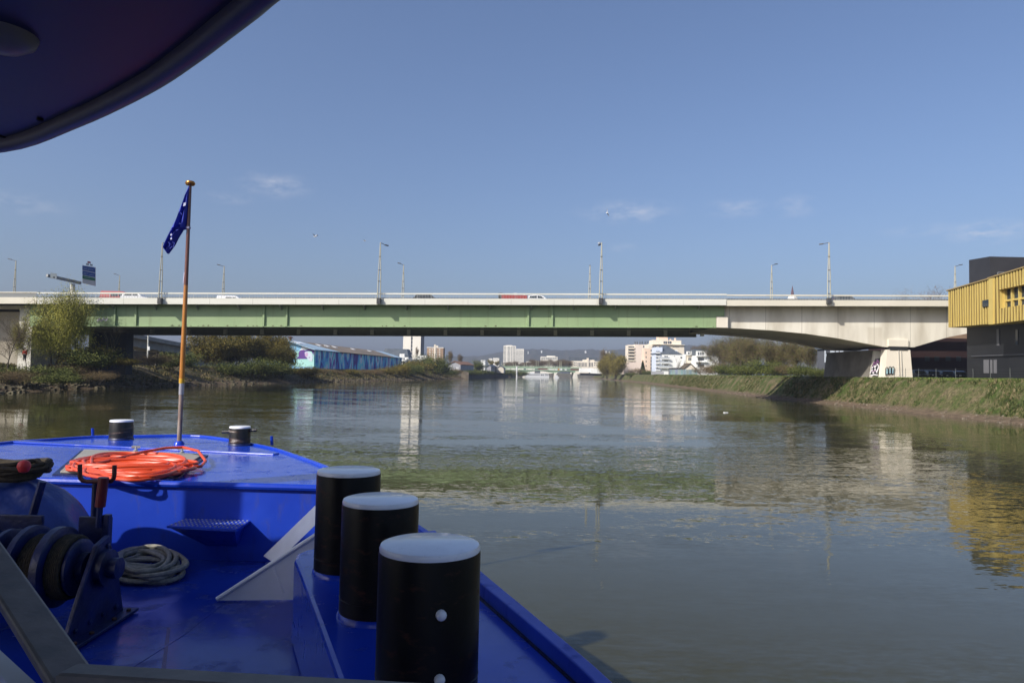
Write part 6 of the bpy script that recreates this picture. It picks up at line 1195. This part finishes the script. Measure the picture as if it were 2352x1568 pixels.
put_all([(big, 487, 752, 862, 165, 'large olive brown thicket tree right of the flagpole, the leftmost of the clump', .85), (big, 545, 750, 862, 172, 'tall olive thicket tree in the middle of the clump left of the warehouse', .9), (big, 605, 753, 862, 178, 'tall brown olive thicket tree behind the warehouse gable, second from the right in the clump', .85), (big, 650, 776, 864, 176, 'olive thicket tree at the right of the clump, over the gable', .62)])
lf2 = [(sh2, 455, 838, 868, 160, 'dark green shrub on the bank below the thicket, leftmost', 1.5), (sh2, 520, 832, 868, 158, 'dark green shrub on the bank below the middle of the thicket', 1.5), (sh2, 590, 822, 868, 163, 'tall dark green shrub below the right of the thicket', 1.1), (sh2, 645, 826, 868, 172, 'green shrub in front of the warehouse gable, left', 1.2), (sh1, 700, 841, 869, 190, 'bright olive shrub in front of the mural face', 1.4), (sh3, 735, 846, 866, 205, 'brown shrub below the near end of the mural wall', 1.3), (sh3, 770, 848, 866, 215, 'brown scrub below the mural wall, second along', 1.8), (sh1, 800, 847, 866, 225, 'olive scrub below the mural wall, third along', 1.8), (sh3, 832, 848, 866, 235, 'brown scrub below the middle of the mural wall', 1.8), (sh3, 862, 847, 866, 245, 'brown scrub below the far half of the mural wall', 1.7), (sh1, 890, 844, 866, 258, 'yellow green shrub below the far end of the mural wall', 1.4), (sh1, 915, 836, 866, 268, 'bright yellow green shrub at the far corner of the warehouse', 1.1), (sh2, 938, 834, 866, 280, 'dark shrub right of the warehouse corner', 1.2), (sh1, 960, 826, 866, 300, 'olive shrub below the low cream house', 1.1), (sh3, 1045, 845, 864, 340, 'brown scrub in front of the grey shed', 1.6), (sh2, 1030, 848, 864, 335, 'dark green shrub left of the grey shed', 1.5)]
put_all(lf2)
bsh = make_tree('round_tree', 'big round green bush tree overhanging the water left of the grey shed', 'tree', 35, 9, .62, 3, 2, .2, LG, 11000, .7, .22, multi=4, lean=.45, up=.3, minr=.03)
place(bsh, 1003, 808, 872, 312, 0, 1.05, first=True); place(bsh, 972, 810, 866, 330, 2, .9, label='olive bush tree just left of the big round one'); place(bsh, 1098, 824, 858, 430, 1, .95, label='round dark tree between the tiled shed and the slate shed')
bigb = make_tree('bare_tree', 'tall brown bare crowned tree right of the brick block, the larger one', 'tree', 36, 12, .58, 3, 2, .22, LBR, 15000, .95, .3, thin=.22, minr=.02)
place(bigb, 1033, 804, 845, 460, 0, .55, first=True); place(bigb, 1057, 812, 846, 480, 2, .55, label='brown bare crowned tree right of the brick block, the smaller one'); place(bigb, 957, 796, 830, 420, 1, .35, label='thin yellowish tree in front of the tower block foot')
lyb = make_tree('yellow_tree', 'yellow budding tree left of the twin tower, the left one', 'tree', 37, 10, .6, 3, 2, .2, LYB, 4500, .7, .3, minr=.03); place(lyb, 1127, 826, 846, 640, 0, .85, first=True); place(lyb, 1142, 828, 846, 650, 2, .8, label='yellow budding tree left of the twin tower, the right one')
for i in range(13): place(bigb, 1160 + i * 12.5, 831 - (i % 3) * 1.5 - (4 if i > 4 else 0), 852, 690 + (i % 2) * 14, i * 1.3, 1.35, 'bare brown tree in the row behind the far bridge', 'bare trees behind the far bridge')
for i, (u, v) in enumerate(((1196, 851), (1150, 848), (1172, 849))): place(sh2, u, v, 866, 560 - i * 5, i, 1.3, ['dark shrub beside the barge at the end of the quay', 'dark hedge bush on the quay below the cream gabled shed', 'dark hedge bush on the end of the overgrown quay'][i])
for i in range(9): place(sh2, 1078 + i * 9.6, 850 - (i % 2) * .7, 862.5, 375 + i * 19, i * 2.1, 1.9, 'dark ivy bush trailing over the overgrown quay wall', 'bushes on the quay wall')
# right bank
wil = make_tree('willow', 'tall olive willow leaning over the river beside the far quay', 'tree', 41, 12, .6, 3, 2, .3, LYB, 26000, 1.1, .34, droop=3.6, thin=.45, multi=2, lean=.12, minr=.03)
place(wil, 1414, 803, 870, 440, 0, .9, first=True); place(wil, 1394, 812, 869, 470, 2.3, .85, label='smaller willow on the left of the tall olive one by the far quay')
place(bigb, 1388, 800, 864, 500, 1, .5, 'bare brown tree rising behind the willow'); place(bigb, 1430, 815, 864, 510, 2.5, .55, 'bare brown tree right of the willow')
cf = thing('conifer', 'small dark pointed conifer in front of the peach wall', 'tree', at(1476, 862, 415)); r = np.random.default_rng(4); n = 2600; k = r.random(n) ** .7; a_ = r.random(n) * 6.283; hh = 7.0
C = np.stack([np.cos(a_) * k * 1.9, np.sin(a_) * k * 1.9, (1 - k) * hh + .2 + r.normal(0, .25, n)], 1); e = r.normal(0, .22, (n, 4, 3)); e[:, 2] += 0; V = (C[:, None, :] + e)
fast_mesh('crown', V.reshape(-1, 3), np.arange(4 * n).reshape(n, 4), LIV, cf); obj('trunk', MB().tube([(0, 0, -.5), (0, 0, 6.8)], [.16, .03], 6), BARK, cf, local=True); q = at(1476, 829, 415); cf.scale = (.95, .95, (q.z - cf.location.z) / 7.2)
put_all([(sh3, 1462, 845, 864, 410, 'brown shrub left of the conifer by the peach wall', 1.5), (sh2, 1486, 850, 864, 405, 'dark shrub right of the conifer', 1.3), (sh2, 1452, 855, 865, 400, 'low hedge bush below the blank peach wall', 2.0), (sh2, 1512, 859, 865, 360, 'low green bush before the grey garden wall', 2.0)])
place(bt1, 1557, 819, 862, 372, .5, .4, 'spindly bare tree before the white apartment house, left one'); place(bt1, 1573, 823, 862, 370, 2.0, .35, 'spindly bare tree before the white apartment house, right one'); place(bt1, 1610, 812, 862, 365, 3.0, .35, 'spindly bare tree before the white terrace')
brt = make_tree('thicket_tree', 'brown twiggy thicket tree', 'tree', 42, 10, .58, 3, 2, .16, LBR, 22000, .7, .17, thin=.18, multi=3, lean=.3, minr=.012, extra=(LG, 5000, .45, .13, .9))
rt = [(1660, 776, 866, 270, 'reddish brown thicket tree at the left end of the right bank wood', .7), (1682, 768, 866, 250, 'tall brown thicket tree beneath the arch start', .75), (1700, 766, 866, 215, 'tall brown thicket tree left of centre in the right bank wood', .7), (1735, 768, 867, 195, 'brown thicket tree at the centre of the right bank wood', .65), (1768, 774, 867, 185, 'pale brown tree with bare trunks in the right bank wood', .6), (1800, 776, 867, 178, 'brown thicket tree right of centre in the right bank wood', .6), (1832, 778, 868, 172, 'brown yellow thicket tree near the modern house', .62), (1862, 782, 868, 168, 'brown thicket tree beside the modern house', .55), (1690, 790, 866, 240, 'brown thicket tree filling behind the left of the wood', .9), (1785, 790, 867, 200, 'brown thicket tree filling behind the middle of the wood', .9)]
for i, (u, vt, vb, Y, lab, wd) in enumerate(rt): place(brt, u, vt - 5, vb, Y, i * 1.9, wd * 1.3, lab, 'brown trees of the right bank wood', first=(i == 0))
brt['group'] = 'brown trees of the right bank wood'
rs = [(sh3, 1618, 840, 866, 280, 'red brown shrub at the left foot of the right bank wood', 1.5), (sh3, 1648, 832, 866, 255, 'brown shrub at the foot of the wood beside the ivy bush', 1.4), (sh2, 1680, 834, 867, 225, 'dark ivy bush at the foot of the wood, left', 1.4), (sh2, 1715, 838, 867, 190, 'dark ivy bush at the foot of the wood, centre left', 1.5), (sh2, 1752, 826, 868, 178, 'tall dark ivy bush in the middle of the wood', 1.1), (sh2, 1785, 836, 868, 170, 'dark ivy bush at the foot of the wood, centre right', 1.4), (sh3, 1815, 836, 868, 165, 'brown shrub at the right foot of the wood', 1.4), (sh2, 1845, 838, 868, 160, 'dark shrub next to the modern house', 1.4), (sh2, 1872, 846, 868, 156, 'low dark hedge bush against the modern house wall', 1.5)]
put_all(rs)
for i in range(7): place(sh2, 1600 + i * 47, 859 + i * .6, 868 + i * 1.2, 300 - i * 27, i * 1.4, 2.4, 'low green bramble along the top of the right bank', 'brambles along the right bank top')
pk = make_tree('bare_tree', 'pinkish bare tree rising behind the bridge left of the gold building', 'tree', 43, 12, .6, 3, 2, .2, LPK, 4200, .8, .3, thin=.14, minr=.01); place(pk, 2135, 660, 868, 190, 0, .55, first=True); place(pk, 2100, 668, 868, 196, 2, .5, 'pinkish bare tree behind the bridge, the lower left one')
for u, v, lab in ((1598, 793, 'grey far tree on the skyline right of the peach block, left one'), (1616, 791, 'grey far tree on the skyline above the white terrace'), (1636, 792, 'grey far tree on the skyline, rightmost of three')): place(bigb, u, v, 830, 900, u, .9, lab)
place(bt1, 150, 640, 700, 104, 1, .8, 'bare twigs of a tree top under the road sign beam') if False else None
# ================================================================== SMALL THINGS
# parked cars under the bridge
for i, (u, Y, m, lab, rz) in enumerate(((2108, 112, GREYC, 'dark grey car parked at the foot of the pier', .15), (2140, 112.5, DBLUE, 'dark blue car parked second right of the pier', .1), (2172, 112.5, DBLUE, 'blue car parked third right of the pier', .1), (2202, 113, BLACKC, 'black car parked against the black base of the gold building', .1))):
    c_ = make_car('parked_car', lab, 'car', m, CARP, 4.2, 1.75, CARR, CARG, 'cars parked under the bridge'); p = at(u, 862, Y); c_.location = (p.x, Y, 3.98); c_.rotation_euler = (0, 0, -math.pi / 2 - .25 + rz)
# wire fence on the bank top
FST = mat('fence_steel', (.10, .11, .105), .6)
fc = thing('wire_fence', 'thin wire mesh fence with grey posts along the top of the right bank', 'fence', at(2150, 862, 94)); fpts = [(2054, 97.5), (2080, 97), (2110, 96), (2150, 94), (2195, 92), (2235, 90), (2275, 86), (2320, 82), (2365, 78)]
prev = None
for u, Y in fpts:
    x = at(u, 862, Y).x; x = max(x, interp(RS, Y) + 5.2); p = Vector((x, Y, 3.95)); obj('post', MB().tube([p, p + Vector((0, 0, 1.45))], .028, 6), FST, fc)
    if prev is not None:
        w = MB()
        for k in (.3, .6, .9, 1.2, 1.4): w.tube([prev + Vector((0, 0, k)), p + Vector((0, 0, k))], .005, 3)
        obj('wires', w, FST, fc)
    prev = p
# garden chairs by the modern house
for i, u in enumerate((1918, 1924)):
    c_ = thing('garden_chair', ['white plastic garden chair by the modern house, left one', 'white plastic garden chair by the modern house, right one'][i], 'chair', at(u, 861, 154), group='garden chairs'); b0 = Vector((at(u, 861, 154).x, 154, 4.0))
    obj('seat', MB().box(b0 + Vector((0, 0, .45)), (.55, .5, .05)), WHITE, c_); obj('backrest', MB().box(b0 + Vector((0, .25, .8)), (.55, .05, .7)), WHITE, c_)
    for sx in (-.24, .24):
        for sy in (-.22, .22): obj('leg', MB().box(b0 + Vector((sx, sy, .22)), (.05, .05, .45)), WHITE, c_)
# gulls
def gull(label, u, v, Y, span, rz, flap, perched=False):
    g_ = thing('gull', label, 'gull', at(u, v, Y), rz); s = span / 1.3
    bd_ = MB().lathe([(.005, -.30), (.04, -.24), (.085, -.1), (.095, .02), (.07, .14), (.045, .2), (.055, .25), (.035, .31), (.008, .34)], (0, 0, 0), 'Y', 10)
    obj('body', bd_, WHITE, g_, smooth=True, local=True); obj('beak', MB().tube([(0, .33, 0), (0, .40, -.015)], [.016, .004], 6), mat('beak_yellow', (.6, .35, .02), .5), g_, local=True)
    GW = mat('gull_grey', (.30, .31, .33), .7)
    for sd_ in (-1, 1):
        if perched: w = MB().prism([(sd_ * .085, .12, .03), (sd_ * .10, -.05, .04), (sd_ * .03, -.42, .0), (sd_ * .06, -.1, -.05)], (sd_ * .015, 0, 0))
        else: w = MB().prism([(sd_ * .05, .12, .03), (sd_ * .32, .17, .03 + flap * .32), (sd_ * .65, .02, .03 + flap * .25), (sd_ * .34, -.02, .03 + flap * .32), (sd_ * .05, -.12, .03)], (0, 0, .015))
        obj('wing', w, GW, g_, local=True)
    obj('tail', MB().prism([(-.035, -.26, 0), (.035, -.26, 0), (.07, -.42, 0), (-.07, -.42, 0)], (0, 0, .012)), WHITE, g_, local=True)
    if perched:
        for sd_ in (-1, 1): obj('leg', MB().tube([(sd_ * .03, 0, -.08), (sd_ * .03, 0, -.2)], .008, 5), MATS['beak_yellow'], g_, local=True)
    g_.scale = (s,) * 3; return g_
gull('white gull flying at left above the bridge, wings raised', 724, 543, 120, 1.4, 1.0, .9); gull('small gull flying right of the raised wing gull', 838, 553, 190, 1.4, 1.3, .4); g3 = gull('gull banking steeply high above the middle of the bridge', 1394, 489, 120, 1.4, .6, .6); g3.rotation_euler = (.3, 1.2, .6)
gull('white gull perched on the arm of a tall lamp post', 1376.3, 558, YB + .35, 1.3, .5, 0, True)
# person on the left bank
pp = at(56, 829, 93.5); gz = pp.z - .02
ps = thing('person', 'person in a red jacket and dark trousers standing among the trees at far left', 'person', (pp.x, 93.5, gz))
def skin(name, pts, edges, m, parent, root=0):
    me = bpy.data.meshes.new(name); me.from_pydata([p for p, r in pts], edges, []); o = bpy.data.objects.new(name, me); COL.objects.link(o); me.materials.append(m); o.parent = parent
    sk = o.modifiers.new('skin', 'SKIN'); sk.use_smooth_shade = True
    for i, (p, r) in enumerate(pts): me.skin_vertices[0].data[i].radius = (r, r)
    me.skin_vertices[0].data[root].use_root = True; su = o.modifiers.new('sub', 'SUBSURF'); su.levels = 1; su.render_levels = 1; return o
SKN = mat('skin', (.45, .27, .19), .6)
J = [((0, 0, .92), .13), ((0, 0, 1.15), .12), ((0, 0, 1.38), .13), ((0, -.01, 1.5), .055), ((0, -.02, 1.62), .085), ((0, -.02, 1.72), .075), ((.2, 0, 1.4), .055), ((.25, .02, 1.14), .045), ((.22, -.10, .92), .036), ((.21, -.14, .82), .03), ((-.2, 0, 1.4), .055), ((-.26, .0, 1.15), .045), ((-.24, -.06, .92), .036), ((-.24, -.09, .82), .03), ((.10, 0, .86), .095), ((.11, -.03, .48), .065), ((.12, .02, .09), .045), ((.12, -.13, .05), .035), ((-.10, 0, .86), .095), ((-.12, .03, .48), .065), ((-.13, .08, .09), .045), ((-.13, -.06, .05), .035)]
E_ = [(0, 1), (1, 2), (2, 3), (3, 4), (4, 5), (2, 6), (6, 7), (7, 8), (8, 9), (2, 10), (10, 11), (11, 12), (12, 13), (0, 14), (14, 15), (15, 16), (16, 17), (0, 18), (18, 19), (19, 20), (20, 21)]
skin('body', J, E_, SKN, ps)
jk = [J[i] for i in (0, 1, 2, 6, 7, 8, 10, 11, 12)]; skin('jacket', [(p, r + .022) for p, r in jk], [(0, 1), (1, 2), (2, 3), (3, 4), (4, 5), (2, 6), (6, 7), (7, 8)], mat('red_jacket', (.5, .035, .02), .8), ps)
tj = [J[i] for i in (0, 14, 15, 16, 18, 19, 20)]; skin('trousers', [(p, r + .018) for p, r in tj], [(0, 1), (1, 2), (2, 3), (0, 4), (4, 5), (5, 6)], mat('dark_trousers', (.03, .03, .035), .8), ps)
obj('hair', MB().lathe([(.085, -.06), (.1, 0), (.085, .06), (.03, .10)], (0, .0, 1.7), 'Z', 14), mat('dark_hair', (.02, .015, .01), .7), ps, smooth=True, local=True)
# floating scraps on the water
for (u, v, lab) in ((1667, 947, 'small white scrap floating on the river right of centre'),): q = pz(u, v, .02); tag(obj('floating_scrap', MB().box(q, (.45, .25, .08), rz=.4), WHITE, bevel=.02), lab, 'litter')
dp_ = pz(2027, 920, .9);
